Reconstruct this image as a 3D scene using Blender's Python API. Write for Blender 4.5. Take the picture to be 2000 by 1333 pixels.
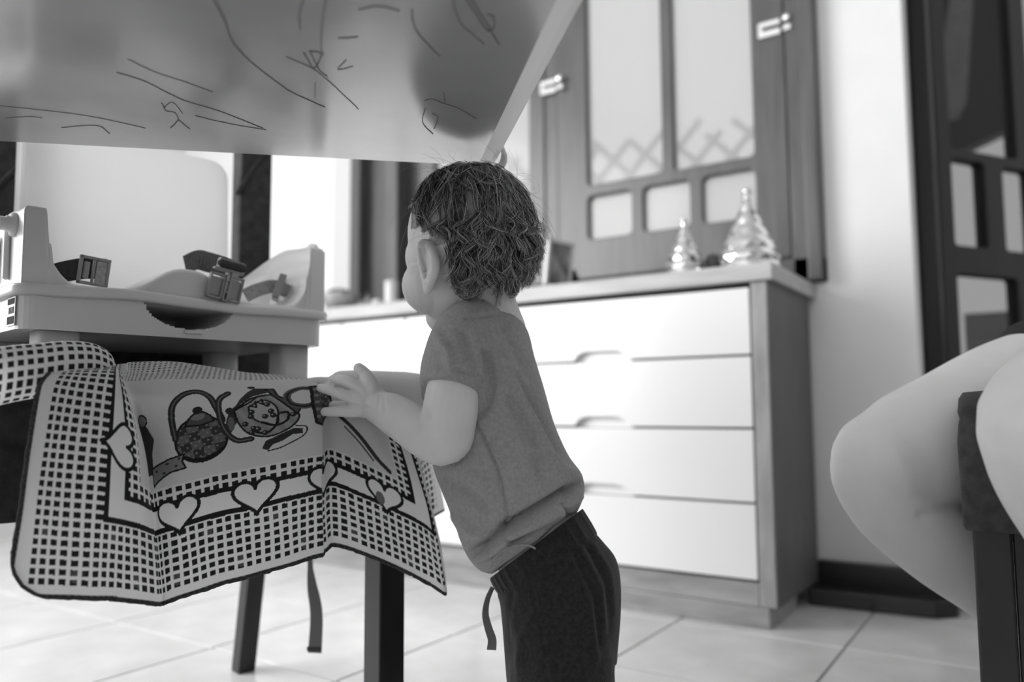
import bpy, bmesh, math, random
import numpy as np
from mathutils import Vector
rng = np.random.default_rng(7); random.seed(7)
for o in list(bpy.data.objects): bpy.data.objects.remove(o)
S = bpy.context.scene; COL = S.collection
# ------------------------------------------------------------------ camera
FPX, CAMH = 1540.0, 0.44
YAW, PITCH, ROLL = math.radians(33.8), math.radians(4.8), math.radians(-0.35)
Fv = np.array([-math.sin(YAW)*math.cos(PITCH), math.cos(YAW)*math.cos(PITCH), math.sin(PITCH)])
R0 = np.array([math.cos(YAW), math.sin(YAW), 0.0]); U0 = np.cross(R0, Fv)
Rv = math.cos(ROLL)*R0+math.sin(ROLL)*U0; Uv = np.cross(Rv, Fv)
CAM = np.array([0.0, 0.0, CAMH])
cd = bpy.data.cameras.new('camera'); cam = bpy.data.objects.new('camera', cd); COL.objects.link(cam)
cd.sensor_width = 36.0; cd.lens = FPX*36/2000; cd.clip_start = 0.02
from mathutils import Matrix
M = Matrix(((Rv[0], Uv[0], -Fv[0], 0), (Rv[1], Uv[1], -Fv[1], 0), (Rv[2], Uv[2], -Fv[2], CAMH), (0, 0, 0, 1)))
cam.matrix_world = M
cd.dof.use_dof = True; cd.dof.focus_distance = 0.84; cd.dof.aperture_fstop = 2.4
S.camera = cam
# ------------------------------------------------------------------ world, lights, exposure
w = bpy.data.worlds.new('daylight'); S.world = w; w.use_nodes = True
w.node_tree.nodes['Background'].inputs[0].default_value = (1, 1, 1, 1)
w.node_tree.nodes['Background'].inputs[1].default_value = 0.90
def area(name, loc, target, sx, sy, power):
    l = bpy.data.lights.new(name, 'AREA'); l.shape = 'RECTANGLE'; l.size = sx; l.size_y = sy; l.energy = power
    o = bpy.data.objects.new(name, l); COL.objects.link(o); o.location = loc
    d = Vector(target)-Vector(loc); o.rotation_euler = d.to_track_quat('-Z', 'Y').to_euler(); return o
area('daylight_left_window', (-2.98, -1.0, 1.45), (-1.2, -0.35, 0.8), 2.5, 1.7, 134)
area('daylight_rear_window', (-0.2, -2.32, 1.5), (-0.5, 0.5, 1.0), 2.0, 1.3, 29)
vs = S.view_settings; vs.view_transform = 'Standard'; vs.look = 'None'; vs.exposure = 0.0; vs.gamma = 1.0
vs.use_curve_mapping = False
# ------------------------------------------------------------------ helpers
def ray(x, y): return Fv+Rv*(x-1000)/FPX-Uv*(y-666.5)/FPX
def P(x, y, d): return CAM+ray(x, y)*d
def PZ(x, y, z): r = ray(x, y); return CAM+r*((z-CAMH)/r[2])
def PY(x, y, Y): r = ray(x, y); return CAM+r*(Y/r[1])
def PV(x, y, p, n): r = ray(x, y); n = np.asarray(n, float); return CAM+r*(np.dot(np.asarray(p)-CAM, n)/np.dot(r, n))
def proj(V):
    V = np.asarray(V)-CAM; z = V@Fv
    return 1000+FPX*(V@Rv)/z, 666.5-FPX*(V@Uv)/z, z
def az(a):
    a = math.radians(a); return np.array([math.sin(a)*math.cos(YAW)-math.cos(a)*math.sin(YAW), math.sin(a)*math.sin(YAW)+math.cos(a)*math.cos(YAW), 0.0])
ZUP = np.array([0, 0, 1.0])

def mat(name, g, rough=0.5, spec=0.5, noise=0.0, nscale=30.0, stretch=(1, 1, 1), bump=0.0, bscale=200.0, metal=0.0, trans=0.0, sss=0.0, sheen=0.0, coat=0.0):
    m = bpy.data.materials.new(name); m.use_nodes = True; nt = m.node_tree; b = nt.nodes['Principled BSDF']
    b.inputs['Base Color'].default_value = (g, g, g, 1); b.inputs['Roughness'].default_value = rough
    b.inputs['Specular IOR Level'].default_value = spec; b.inputs['Metallic'].default_value = metal
    b.inputs['Transmission Weight'].default_value = trans; b.inputs['Sheen Weight'].default_value = sheen
    b.inputs['Coat Weight'].default_value = coat
    if sss: b.inputs['Subsurface Weight'].default_value = sss; b.inputs['Subsurface Radius'].default_value = (0.006, 0.006, 0.006); b.inputs['Subsurface Scale'].default_value = 1.0
    tc = nt.nodes.new('ShaderNodeTexCoord'); mp = nt.nodes.new('ShaderNodeMapping'); mp.inputs['Scale'].default_value = stretch
    nt.links.new(tc.outputs['Object'], mp.inputs['Vector'])
    if noise:
        n = nt.nodes.new('ShaderNodeTexNoise'); n.inputs['Scale'].default_value = nscale; n.inputs['Detail'].default_value = 5
        nt.links.new(mp.outputs[0], n.inputs['Vector'])
        r = nt.nodes.new('ShaderNodeValToRGB'); r.color_ramp.elements[0].position = 0.3; r.color_ramp.elements[1].position = 0.7
        a, c = max(g*(1-noise), 0), min(g*(1+noise), 1)
        r.color_ramp.elements[0].color = (a, a, a, 1); r.color_ramp.elements[1].color = (c, c, c, 1)
        nt.links.new(n.outputs['Fac'], r.inputs['Fac']); nt.links.new(r.outputs['Color'], b.inputs['Base Color'])
    if bump:
        n2 = nt.nodes.new('ShaderNodeTexNoise'); n2.inputs['Scale'].default_value = bscale; n2.inputs['Detail'].default_value = 3
        nt.links.new(mp.outputs[0], n2.inputs['Vector'])
        bp = nt.nodes.new('ShaderNodeBump'); bp.inputs['Strength'].default_value = bump; bp.inputs['Distance'].default_value = 0.002
        nt.links.new(n2.outputs['Fac'], bp.inputs['Height']); nt.links.new(bp.outputs['Normal'], b.inputs['Normal'])
    return m

def tag(o, label=None, cat=None, group=None, kind=None):
    if label: o['label'] = label
    if cat: o['category'] = cat
    if group: o['group'] = group
    if kind: o['kind'] = kind
    return o
def empty(name, loc):
    o = bpy.data.objects.new(name, None); COL.objects.link(o); o.location = Vector(loc); o.empty_display_size = 0.05; return o
def origin_of(parent):
    v = np.zeros(3); p = parent
    while p is not None: v = v+np.array(p.location); p = p.parent
    return v
def link(name, me, m, parent=None, smooth=False, bevel=0.0, seg=2):
    o = bpy.data.objects.new(name, me); COL.objects.link(o)
    if m: me.materials.append(m)
    if parent: o.parent = parent
    if smooth: me.polygons.foreach_set('use_smooth', np.ones(len(me.polygons), bool))
    if bevel:
        b = o.modifiers.new('bevel', 'BEVEL'); b.width = bevel; b.segments = seg; b.limit_method = 'ANGLE'; b.angle_limit = 0.6
    return o
def mk(name, geo, m, parent=None, smooth=False, bevel=0.0, seg=2, loc=None):
    """geo = (verts, faces) in world space; the object origin sits at its own centre base"""
    v, f = geo; v = np.asarray(v, float)
    org = origin_of(parent) if parent is not None else np.zeros(3)
    if parent is None: 
        c = (v.min(0)+v.max(0))/2; c[2] = v[:, 2].min(); L = c if loc is None else np.asarray(loc)
    else: L = (v.min(0)+v.max(0))/2
    me = bpy.data.meshes.new(name); me.from_pydata([tuple(p) for p in (v-L)], [], [tuple(q) for q in f]); me.update()
    o = link(name, me, m, parent, smooth, bevel, seg); o.location = Vector(L-org); return o
def join(*gs):
    V = []; F = []; n = 0
    for v, f in gs:
        v = np.asarray(v, float); V.append(v); F += [tuple(i+n for i in q) for q in f]; n += len(v)
    return np.vstack(V), F
def box(x0, x1, y0, y1, z0, z1, O=(0, 0, 0), A=(1, 0, 0), B=(0, 1, 0), Cc=(0, 0, 1)):
    O, A, B, Cc = map(lambda q: np.asarray(q, float), (O, A, B, Cc))
    v = [O+A*x+B*y+Cc*z for z in (z0, z1) for y in (y0, y1) for x in (x0, x1)]
    return np.array(v), [(0, 2, 3, 1), (4, 5, 7, 6), (0, 1, 5, 4), (2, 6, 7, 3), (0, 4, 6, 2), (1, 3, 7, 5)]
def prism(poly, h0, h1, O=(0, 0, 0), A=(1, 0, 0), B=(0, 0, 1), N=(0, 1, 0)):
    """2-D polygon in A,B extruded along N"""
    O, A, B, N = map(lambda q: np.asarray(q, float), (O, A, B, N)); n = len(poly)
    v = [O+A*a+B*b+N*h for h in (h0, h1) for a, b in poly]
    f = [tuple(range(n-1, -1, -1)), tuple(range(n, 2*n))]+[(i, (i+1) % n, n+(i+1) % n, n+i) for i in range(n)]
    return np.array(v), f
def grid_faces(nr, nc, wrap=False, off=0):
    f = []
    for i in range(nr-1):
        for j in range(nc if wrap else nc-1):
            k = (j+1) % nc; f.append((off+i*nc+j, off+i*nc+k, off+(i+1)*nc+k, off+(i+1)*nc+j))
    return f
def loft(rings, caps=True):
    rings = [np.asarray(r, float) for r in rings]; n = len(rings[0]); f = grid_faces(len(rings), n, True)
    V = np.vstack(rings)
    if caps:
        f.append(tuple(range(n-1, -1, -1))); k = (len(rings)-1)*n; f.append(tuple(k+i for i in range(n)))
    return V, f
def spline(pts, n):
    """Catmull-Rom through rows of pts, n samples"""
    p = np.asarray(pts, float)
    if len(p) == 2: t = np.linspace(0, 1, n)[:, None]; return p[0]*(1-t)+p[1]*t
    q = np.vstack([2*p[0]-p[1], p, 2*p[-1]-p[-2]]); out = []
    for s in np.linspace(0, len(p)-1-1e-9, n):
        i = int(s); t = s-i; a, b, c, d = q[i:i+4]
        out.append(0.5*((2*b)+(-a+c)*t+(2*a-5*b+4*c-d)*t*t+(-a+3*b-3*c+d)*t**3))
    return np.array(out)
def tube(pts, rad, n=16, res=None, round_ends=True, flat=None):
    """swept tube through pts (k,3) with radii"""
    pts = np.asarray(pts, float); rad = np.asarray(rad, float)*np.ones(len(pts))
    if res:
        a = spline(np.hstack([pts, rad[:, None]]), res); pts, rad = a[:, :3], a[:, 3]
    if round_ends:
        t0 = pts[0]-pts[1]; t0 /= np.linalg.norm(t0)+1e-12; t1 = pts[-1]-pts[-2]; t1 /= np.linalg.norm(t1)+1e-12
        A0 = [(pts[0]+t0*rad[0]*math.sin(a), rad[0]*math.cos(a)) for a in (1.45, 1.1, .75, .4)]
        A1 = [(pts[-1]+t1*rad[-1]*math.sin(a), rad[-1]*math.cos(a)) for a in (.4, .75, 1.1, 1.45)]
        pts = np.vstack([[a[0] for a in A0], pts, [a[0] for a in A1]]); rad = np.concatenate([[a[1] for a in A0], rad, [a[1] for a in A1]])
    T = np.gradient(pts, axis=0); T /= np.linalg.norm(T, axis=1)[:, None]+1e-12
    u = np.cross(T[0], ZUP); 
    if np.linalg.norm(u) < 1e-3: u = np.cross(T[0], [1, 0, 0])
    u /= np.linalg.norm(u); rings = []; a = np.linspace(0, 2*math.pi, n, endpoint=False)
    for i in range(len(pts)):
        u = u-T[i]*(u@T[i]); u /= np.linalg.norm(u); v = np.cross(T[i], u)
        rings.append(pts[i]+rad[i]*(np.cos(a)[:, None]*u+np.sin(a)[:, None]*v))
    return loft(rings)
def lathe(prof, n, O, ax=(0, 0, 1)):
    """prof = [(r, h)]"""
    ax = np.asarray(ax, float); ax /= np.linalg.norm(ax); u = np.cross(ax, [0.3, 0.9, 0.1]); u /= np.linalg.norm(u); v = np.cross(ax, u)
    a = np.linspace(0, 2*math.pi, n, endpoint=False); O = np.asarray(O, float)
    return loft([O+ax*h+r*(np.cos(a)[:, None]*u+np.sin(a)[:, None]*v) for r, h in prof])
def ellipsoid(c, ax, n=20, m=28):
    """ax = three semi-axis vectors"""
    c = np.asarray(c, float); A = np.asarray(ax, float); rings = []
    for i in range(1, n):
        t = math.pi*i/n; a = np.linspace(0, 2*math.pi, m, endpoint=False)
        rings.append(c+math.cos(t)*A[2]+math.sin(t)*(np.cos(a)[:, None]*A[0]+np.sin(a)[:, None]*A[1]))
    return loft(rings)
def ribbon(pts, wdir, width, thick=0.0012, ndir=None):
    """flat strap through pts with width along wdir"""
    pts = np.asarray(pts, float); T = np.gradient(pts, axis=0); T /= np.linalg.norm(T, axis=1)[:, None]; rings = []
    wd = np.asarray(wdir, float); wd = np.broadcast_to(wd, pts.shape)
    wid = np.broadcast_to(np.asarray(width, float), (len(pts),))
    for i in range(len(pts)):
        a = wd[i]-T[i]*(wd[i]@T[i]); a /= np.linalg.norm(a); b = np.cross(T[i], a); h = wid[i]/2
        rings.append([pts[i]+a*h+b*thick/2, pts[i]-a*h+b*thick/2, pts[i]-a*h-b*thick/2, pts[i]+a*h-b*thick/2])
    return loft(rings)
def remesh(geo, voxel, smooth=4, deform=None):
    v, f = geo; me = bpy.data.meshes.new('tmp'); me.from_pydata([tuple(p) for p in v], [], f); me.update()
    bm = bmesh.new(); bm.from_mesh(me); bmesh.ops.recalc_face_normals(bm, faces=bm.faces); bm.to_mesh(me); bm.free()
    o = bpy.data.objects.new('tmp', me); COL.objects.link(o)
    r = o.modifiers.new('r', 'REMESH'); r.mode = 'VOXEL'; r.voxel_size = voxel
    if smooth: s = o.modifiers.new('s', 'SMOOTH'); s.factor = 0.5; s.iterations = smooth
    bpy.context.view_layer.update(); dg = bpy.context.evaluated_depsgraph_get(); ev = o.evaluated_get(dg); m2 = ev.to_mesh()
    n = len(m2.vertices); V = np.empty(n*3); m2.vertices.foreach_get('co', V); V = V.reshape(-1, 3)
    N = np.empty(n*3); m2.vertices.foreach_get('normal', N); N = N.reshape(-1, 3)
    Fc = [tuple(p.vertices) for p in m2.polygons]; ev.to_mesh_clear(); bpy.data.objects.remove(o); bpy.data.meshes.remove(me)
    if deform is not None: V = deform(V, N)
    return V, Fc
def seg_dist(px, py, poly):
    """distance of points to a polyline, plus side-signed position"""
    best = np.full(px.shape, 1e9)
    for (x0, y0), (x1, y1) in zip(poly[:-1], poly[1:]):
        dx, dy = x1-x0, y1-y0; L2 = dx*dx+dy*dy+1e-9; t = np.clip(((px-x0)*dx+(py-y0)*dy)/L2, 0, 1)
        best = np.minimum(best, np.hypot(px-x0-t*dx, py-y0-t*dy))
    return best
def inpoly(px, py, poly):
    c = np.zeros(px.shape, bool); n = len(poly)
    for i in range(n):
        x0, y0 = poly[i]; x1, y1 = poly[i-1]
        if y0 == y1: continue
        k = (y0 > py) != (y1 > py); c ^= k & (px < (x1-x0)*(py-y0)/(y1-y0)+x0)
    return c
def vnoise(V, scale, seed=0):
    r = np.random.default_rng(seed); out = np.zeros(len(V))
    for k in range(10):
        d = r.normal(size=3); d /= np.linalg.norm(d); out += np.sin((V@d)*scale*(0.6+r.random())+r.random()*6.28)
    return out/10**0.5
def folds(lines, base=None):
    """lines: (pixel polyline, amplitude m, width px): creases pressed into the side that faces the viewer"""
    def fn(V, N):
        x, y, d = proj(V); view = V-CAM; view /= np.linalg.norm(view, axis=1)[:, None]
        face = np.clip(-(N*view).sum(1)*1.6, 0, 1); h = np.zeros(len(V))
        for pl, a, wd in lines:
            q = np.asarray(pl, float); k = (x > q[:, 0].min()-4*wd) & (x < q[:, 0].max()+4*wd) & (y > q[:, 1].min()-4*wd) & (y < q[:, 1].max()+4*wd)
            if k.any(): h[k] += a*np.exp(-(seg_dist(x[k], y[k], pl)/wd)**2)
        V = V+N*(h*face)[:, None]
        if base is not None: V = V+N*base(V)[:, None]
        return V
    return fn
# ------------------------------------------------------------------ materials
m_wall = mat('white wall paint', 0.80, 0.7, 0.3, noise=0.03, nscale=6, bump=0.05, bscale=90)
m_wall2 = mat('mid grey wall paint', 0.55, 0.8, 0.2)
m_ceil = mat('ceiling paint', 0.72, 0.8, 0.2)
m_grout = mat('grey grout', 0.30, 0.9, 0.2)
m_tile = mat('pale glazed floor tile', 0.66, 0.22, 0.5, noise=0.10, nscale=9, bump=0.03, bscale=60)
m_frame = mat('dark stained window wood', 0.085, 0.32, 0.5, noise=0.25, nscale=6, stretch=(9, 9, 0.8), bump=0.04, bscale=60)
m_door = mat('dark stained door wood', 0.011, 0.5, 0.25, noise=0.35, nscale=5, stretch=(10, 10, 0.7))
m_skirt = mat('dark varnished skirting', 0.010, 0.3, 0.5, noise=0.3, nscale=12)
m_drawer = mat('white lacquered drawer front', 0.82, 0.28, 0.5)
m_carcass = mat('greyed oak carcass', 0.34, 0.5, 0.4, noise=0.22, nscale=7, stretch=(6, 6, 1.2), bump=0.05, bscale=70)
m_slab = mat('greyed oak worktop', 0.46, 0.42, 0.4, noise=0.15, nscale=7, stretch=(1, 8, 8), bump=0.04, bscale=70)
m_rail = mat('greyed oak rail', 0.30, 0.5, 0.4, noise=0.22, nscale=7, stretch=(1.2, 6, 6), bump=0.05, bscale=70)
m_side = mat('shaded oak end panel', 0.11, 0.5, 0.35, noise=0.12, nscale=6, stretch=(6, 6, 1))  # darker than the front oak: shade of this side is put into the colour
m_gap = mat('shadow gap lining', 0.03, 0.8, 0.1)
m_chrome = mat('bright chrome', 0.85, 0.18, 0.5, metal=1.0)
m_mercury = mat('mercury glass', 0.78, 0.05, 0.6, metal=1.0)
m_trellis = mat('pale weathered trellis', 0.50, 0.8, 0.2, noise=0.2)
m_black = mat('matt black', 0.012, 0.8, 0.15)
def pane_mat(name, g, mixf):
    m = bpy.data.materials.new(name); m.use_nodes = True; nt = m.node_tree; nt.nodes.clear()
    out = nt.nodes.new('ShaderNodeOutputMaterial'); t = nt.nodes.new('ShaderNodeBsdfTransparent'); tl = nt.nodes.new('ShaderNodeBsdfTranslucent')
    gl = nt.nodes.new('ShaderNodeBsdfGlossy'); gl.inputs['Roughness'].default_value = 0.1
    t.inputs[0].default_value = (g, g, g, 1); tl.inputs[0].default_value = (g, g, g, 1)
    mx = nt.nodes.new('ShaderNodeMixShader'); mx.inputs[0].default_value = mixf; m2 = nt.nodes.new('ShaderNodeMixShader'); m2.inputs[0].default_value = 0.012
    nt.links.new(t.outputs[0], mx.inputs[1]); nt.links.new(tl.outputs[0], mx.inputs[2])
    nt.links.new(mx.outputs[0], m2.inputs[1]); nt.links.new(gl.outputs[0], m2.inputs[2]); nt.links.new(m2.outputs[0], out.inputs[0]); return m
m_pane = pane_mat('frosted pane', 0.99, 0.45)
m_pane_door = pane_mat('hazy door pane', 0.60, 0.03)

# ------------------------------------------------------------------ room
YW = 1.97
floor = mk('floor', box(-3.1, 2.4, -2.3, 3.4, -0.06, -0.004), m_grout); tag(floor, kind='structure')
TX, TY = 0.3255, 0.312
tv, tf = box(0.0022, TX-0.0022, 0.0022, TY-0.0022, -0.012, 0.0)
tile_me = bpy.data.meshes.new('tile'); tile_me.from_pydata([tuple(p) for p in tv], [], tf); tile_me.update()
fo = origin_of(floor); first = True
for i in range(-5, 8):
    for j in range(-3, 5):
        o = bpy.data.objects.new('tile', tile_me); COL.objects.link(o); o.parent = floor
        o.location = Vector(np.array([-0.321+TX*(i-4), 0.935+TY*j, 0])-fo)
        if first: tile_me.materials.append(m_tile); first = False
        b = o.modifiers.new('bevel', 'BEVEL'); b.width = 0.0012; b.segments = 1
ZT = 1.98   # window head
WX0, WX1 = -1.98, -0.41
wall = join(box(-3.0, WX0, YW, YW+0.20, 0, 2.6), box(WX1, -0.226, YW, YW+0.20, 0, 2.6), box(WX0, WX1, YW, YW+0.20, 0, 0.735),
            box(WX0, WX1, YW, YW+0.20, ZT, 2.6), box(-0.226, 0.95, YW, YW+0.20, 2.15, 2.6), box(0.95, 2.4, YW, YW+0.20, 0, 2.6))
tag(mk('wall_back', wall, m_wall), kind='structure')
LX = -3.0
wl = join(box(LX-0.15, LX, -2.3, -2.27, 0, 2.6), box(LX-0.15, LX, 0.27, YW+0.2, 0, 2.6), box(LX-0.15, LX, -2.27, 0.27, 0, 0.55), box(LX-0.15, LX, -2.27, 0.27, 2.35, 2.6))
tag(mk('wall_left', wl, m_wall), kind='structure')
tag(mk('wall_right', box(2.4, 2.55, -2.3, YW+0.2, 0, 2.6), m_wall2), kind='structure')
tag(mk('wall_front', join(box(-3.15, -1.25, -2.45, -2.3, 0, 2.6), box(0.85, 2.55, -2.45, -2.3, 0, 2.6), box(-1.25, 0.85, -2.45, -2.3, 0, 0.8), box(-1.25, 0.85, -2.45, -2.3, 2.2, 2.6)), m_wall2), kind='structure')
tag(mk('ceiling', box(-3.15, 2.55, -2.3, YW+0.2, 2.6, 2.7), m_ceil), kind='structure')
bb = join(box(-0.452, -0.20, YW-0.028, YW-0.0005, 0, 0.082), prism([(-0.452, 1.845), (-0.20, 1.865), (-0.165, 1.90), (-0.165, YW+0.13), (-0.226, YW+0.13), (-0.226, YW), (-0.452, YW)], 0.0, 0.036, A=(1, 0, 0), B=(0, 1, 0), N=(0, 0, 1)))
tag(mk('baseboard_back', bb, m_skirt, bevel=0.004), kind='structure')
tag(mk('trim_1', box(-2.07, -1.985, YW-0.022, YW-0.0005, 0.74, ZT+0.06), mat('painted window casing', 0.62, 0.5)), kind='structure')

# window_1: frame with sashes and panes
def rrect(x0, x1, z0, z1, r, n=5):
    pts = []
    for cx, cz, a0 in ((x1-r, z1-r, 0), (x0+r, z1-r, 90), (x0+r, z0+r, 180), (x1-r, z0+r, 270)):
        for k in range(n+1): a = math.radians(a0+90*k/n); pts.append((cx+r*math.cos(a), cz+r*math.sin(a)))
    return pts
def frame_with_holes(outer, holes, y0, y1):
    """flat sash board with rounded openings, built in bmesh through 2-D fill"""
    bm = bmesh.new(); loops = []
    for lp in [outer]+holes:
        vs_ = [bm.verts.new((x, 0, z)) for x, z in lp]; loops.append(vs_)
        for i in range(len(vs_)): bm.edges.new((vs_[i], vs_[(i+1) % len(vs_)]))
    bmesh.ops.triangle_fill(bm, use_beauty=True, use_dissolve=False, edges=bm.edges[:])
    bmesh.ops.dissolve_limit(bm, angle_limit=0.01, verts=bm.verts[:], edges=[e for e in bm.edges if len(e.link_faces) == 2])
    r = bmesh.ops.extrude_face_region(bm, geom=bm.faces[:])
    for e in r['geom']:
        if isinstance(e, bmesh.types.BMVert): e.co.y = y1-y0
    for v in bm.verts: v.co.y += y0
    bmesh.ops.recalc_face_normals(bm, faces=bm.faces[:]); bm.verts.index_update()
    V = np.array([v.co[:] for v in bm.verts]); Fc = [tuple(v.index for v in f.verts) for f in bm.faces]; bm.free(); return V, Fc
win = tag(empty('window_1', (-1.2, YW, 0.735)), kind='structure')
fr = join(box(-0.482, WX1, YW-0.03, YW+0.08, 0.735, ZT), box(-0.445, WX1-0.002, YW-0.045, YW-0.03, 0.735, ZT), box(WX0, -1.68, YW+0.02, YW+0.08, 0.735, ZT), box(-1.80, -1.745, YW-0.045, YW+0.02, 0.735, ZT), box(WX0, -1.935, YW-0.03, YW+0.02, 0.735, ZT),
          box(WX0, WX1, YW-0.03, YW+0.08, 0.735, 0.795), box(WX0, WX1, YW-0.03, YW+0.08, ZT-0.05, ZT), box(-1.19, -1.145, YW-0.01, YW+0.08, 0.795, ZT-0.05))
mk('window_frame', fr, m_frame, win, bevel=0.004)
def sash(x0, x1, sx0, sx1, mull, p1, p2, ys):
    zb, zt = 0.80, ZT-0.055
    holes = [rrect(sx0, mull-0.016, 1.068, zt-0.07, 0.014), rrect(mull+0.016, sx1, 1.068, zt-0.07, 0.014),
             rrect(sx0, p1[0], 0.912, 1.036, 0.016), rrect(p1[1], p2[0], 0.912, 1.036, 0.016), rrect(p2[1], sx1, 0.912, 1.036, 0.016)]
    s = mk('sash', frame_with_holes([(x0, zb), (x1, zb), (x1, zt), (x0, zt)], holes, ys, ys+0.035), m_frame, win, bevel=0.005, seg=2)
    for h in holes:
        hx = [p[0] for p in h]; hz = [p[1] for p in h]
        mk('pane', box(min(hx)-0.004, max(hx)+0.004, ys+0.017, ys+0.021, min(hz)-0.004, max(hz)+0.004), m_pane, s)
    return s
sash(-1.143, -0.488, -1.045, -0.570, -0.800, (-0.909, -0.875), (-0.742, -0.707), YW-0.018)
sash(-1.668, -1.192, -1.615, -1.245, -1.43, (-1.50, -1.475), (-1.385, -1.36), YW-0.012)
for hx, hz in ((-0.487, 1.385), (-1.135, 1.388)):
    h = mk('latch', join(box(hx-0.060, hx-0.006, YW-0.026, YW-0.0185, hz-0.022, hz-0.006), box(hx-0.060, hx-0.006, YW-0.026, YW-0.0185, hz+0.004, hz+0.018), box(hx-0.062, hx-0.05, YW-0.024, YW-0.0185, hz-0.02, hz+0.016),
        lathe([(0.002, -0.002), (0.010, 0.0), (0.011, 0.008), (0.006, 0.012), (0.001, 0.013)], 14, (hx+0.012, YW-0.031, hz+0.010), (0, -1, 0)), box(hx+0.003, hx+0.022, YW-0.037, YW-0.031, hz-0.022, hz-0.008)), m_chrome, win, bevel=0.0015)
# trellis outdoors
tre = empty('garden_trellis', (-1.3, 2.62, 0.735)); tag(tre, 'pale diagonal lattice trellis seen through the frosted window', 'trellis')
for i in range(16):
    for s in (-1, 1):
        c = np.array([-2.25+i*0.128, 2.62+0.008*s, 1.30]); d = np.array([s*0.70, 0, 0.71]); n = np.array([s*0.71, 0, -0.70])
        top = (0.30 if s > 0 else 0.26)+0.05*math.sin(i*1.7)-0.012*i
        mk('slat', box(-0.05, top, -0.004, 0.004, -0.011, 0.011, O=c, A=d, B=(0, 1, 0), Cc=n), m_trellis, tre)

for x in (-2.2, -0.3): mk('post', box(x, x+0.04, 2.632, 2.672, -0.07, 1.27), m_trellis, tre)
mk('top_rail', box(-2.2, -0.26, 2.632, 2.66, 1.245, 1.272), m_trellis, tre)
# doorway: frame and ajar glazed door
dfr = join(box(-0.222, -0.185, YW+0.10, YW+0.19, 0, 2.15), box(0.90, 0.95, YW+0.02, YW+0.12, 0, 2.15), box(-0.226, 0.95, YW+0.02, YW+0.12, 2.10, 2.15))
tag(mk('trim_2', dfr, m_door, bevel=0.003), kind='structure')
dA = az(66); D0 = P(1838, 700, 2.02); D0[2] = 0.0; dN = np.cross(ZUP, dA)
def dz(x, y): q = PV(x, y, D0, dN); return (q-D0)@dA, q[2]
door = tag(empty('door_1', D0), kind='structure')
def DP(a, z): return (a, z)
zc = dict(r1=dz(1850, 313)[1], r0=dz(1850, 292)[1], s0=dz(1850, 480)[1], l1=dz(1856, 537)[1])
a0 = dz(1851, 400)[0]; a1 = dz(1913, 400)[0]; a2 = dz(1950, 400)[0]; aw = 0.36
print('door', zc, a0, a1, a2)
holes = [rrect(a0, dz(1964, 150)[0], zc['r0'], 1.9, 0.012), rrect(dz(1995, 150)[0], aw*1.6, zc['r0'], 1.9, 0.012), rrect(a0, a1, zc['s0'], zc['r1'], 0.01),
         rrect(a2, a2+0.12, zc['s0'], zc['r1'], 0.01), rrect(a0, dz(1979, 620)[0], 0.16, zc['l1'], 0.014), rrect(dz(1979, 620)[0]+0.05, aw*1.6, 0.16, zc['l1'], 0.014)]
V, Fc = frame_with_holes([(0, 0.01), (0.66, 0.01), (0.66, 2.05), (0, 2.05)], holes, -0.018, 0.018)
V = D0+V[:, :1]*dA+V[:, 1:2]*dN+V[:, 2:]*ZUP
leaf = mk('door_leaf', (V, Fc), m_door, door, bevel=0.004)
for h in holes:
    hx = [p[0] for p in h]; hz = [p[1] for p in h]
    mk('pane', box(min(hx)-0.004, max(hx)+0.004, -0.002, 0.002, min(hz)-0.004, max(hz)+0.004, O=D0, A=dA, B=dN), m_pane_door, leaf)
# dark outbuilding wall with a shutter, seen through the door's upper pane
m_out = mat('sun-bleached render', 0.40, 0.9, noise=0.1, nscale=8)
def px_prism(name, poly, d, th, m, parent=None):
    c = np.array([P(x, y, d) for x, y in poly]); n = np.array([Fv[0], Fv[1], 0]); n /= np.linalg.norm(n); c = np.array([PV(x, y, P(poly[0][0], poly[0][1], d), n) for x, y in poly])
    k = len(poly); return mk(name, (np.vstack([c, c+n*th]), [tuple(range(k-1, -1, -1)), tuple(range(k, 2*k))]+[(i, (i+1) % k, k+(i+1) % k, k+i) for i in range(k)]), m, parent)
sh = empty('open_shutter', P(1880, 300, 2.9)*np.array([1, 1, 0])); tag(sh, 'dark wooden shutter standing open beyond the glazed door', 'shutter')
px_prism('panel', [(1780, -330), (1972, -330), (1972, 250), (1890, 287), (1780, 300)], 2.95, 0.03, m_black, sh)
m_shl = mat('faded shutter wood', 0.20, 0.6, noise=0.2)
m_shp = mat('dusty shutter pane', 0.55, 0.4)
fm = px_prism('shutter_frame', [(1872, -120), (1908, -120), (1888, 200), (1872, 232), (1836, 236), (1848, 60)], 2.90, 0.03, m_shl, sh)
px_prism('shutter_pane', [(1866, 30), (1889, 24), (1876, 130), (1850, 146), (1846, 120)], 2.885, 0.012, m_shp, fm)
px_prism('shutter_pane', [(1848, 170), (1866, 166), (1860, 205), (1846, 210)], 2.885, 0.012, m_shp, fm)
px_prism('bright_opening', [(1914, 195), (1934, 189), (1939, 242), (1920, 250)], 2.93, 0.008, mat('bright opening white', 0.75, 0.5), sh)  # added white plate, stands in for the bright opening in the dark board
px_prism('sill_board', [(1840, 285), (1890, 283), (1972, 247), (1972, 262), (1900, 296), (1840, 302)], 2.92, 0.03, m_shl, sh)
gw = mk('garden_wall', box(-0.2, 0.9, 3.0, 3.1, 0, 0.74), m_out); tag(gw, 'low grey rendered garden wall outside the glazed door', 'wall')
ow = mk('paved_yard', box(-3.3, 2.4, YW+0.25, 5.0, -0.15, -0.07), m_out); tag(ow, kind='structure')

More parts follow.
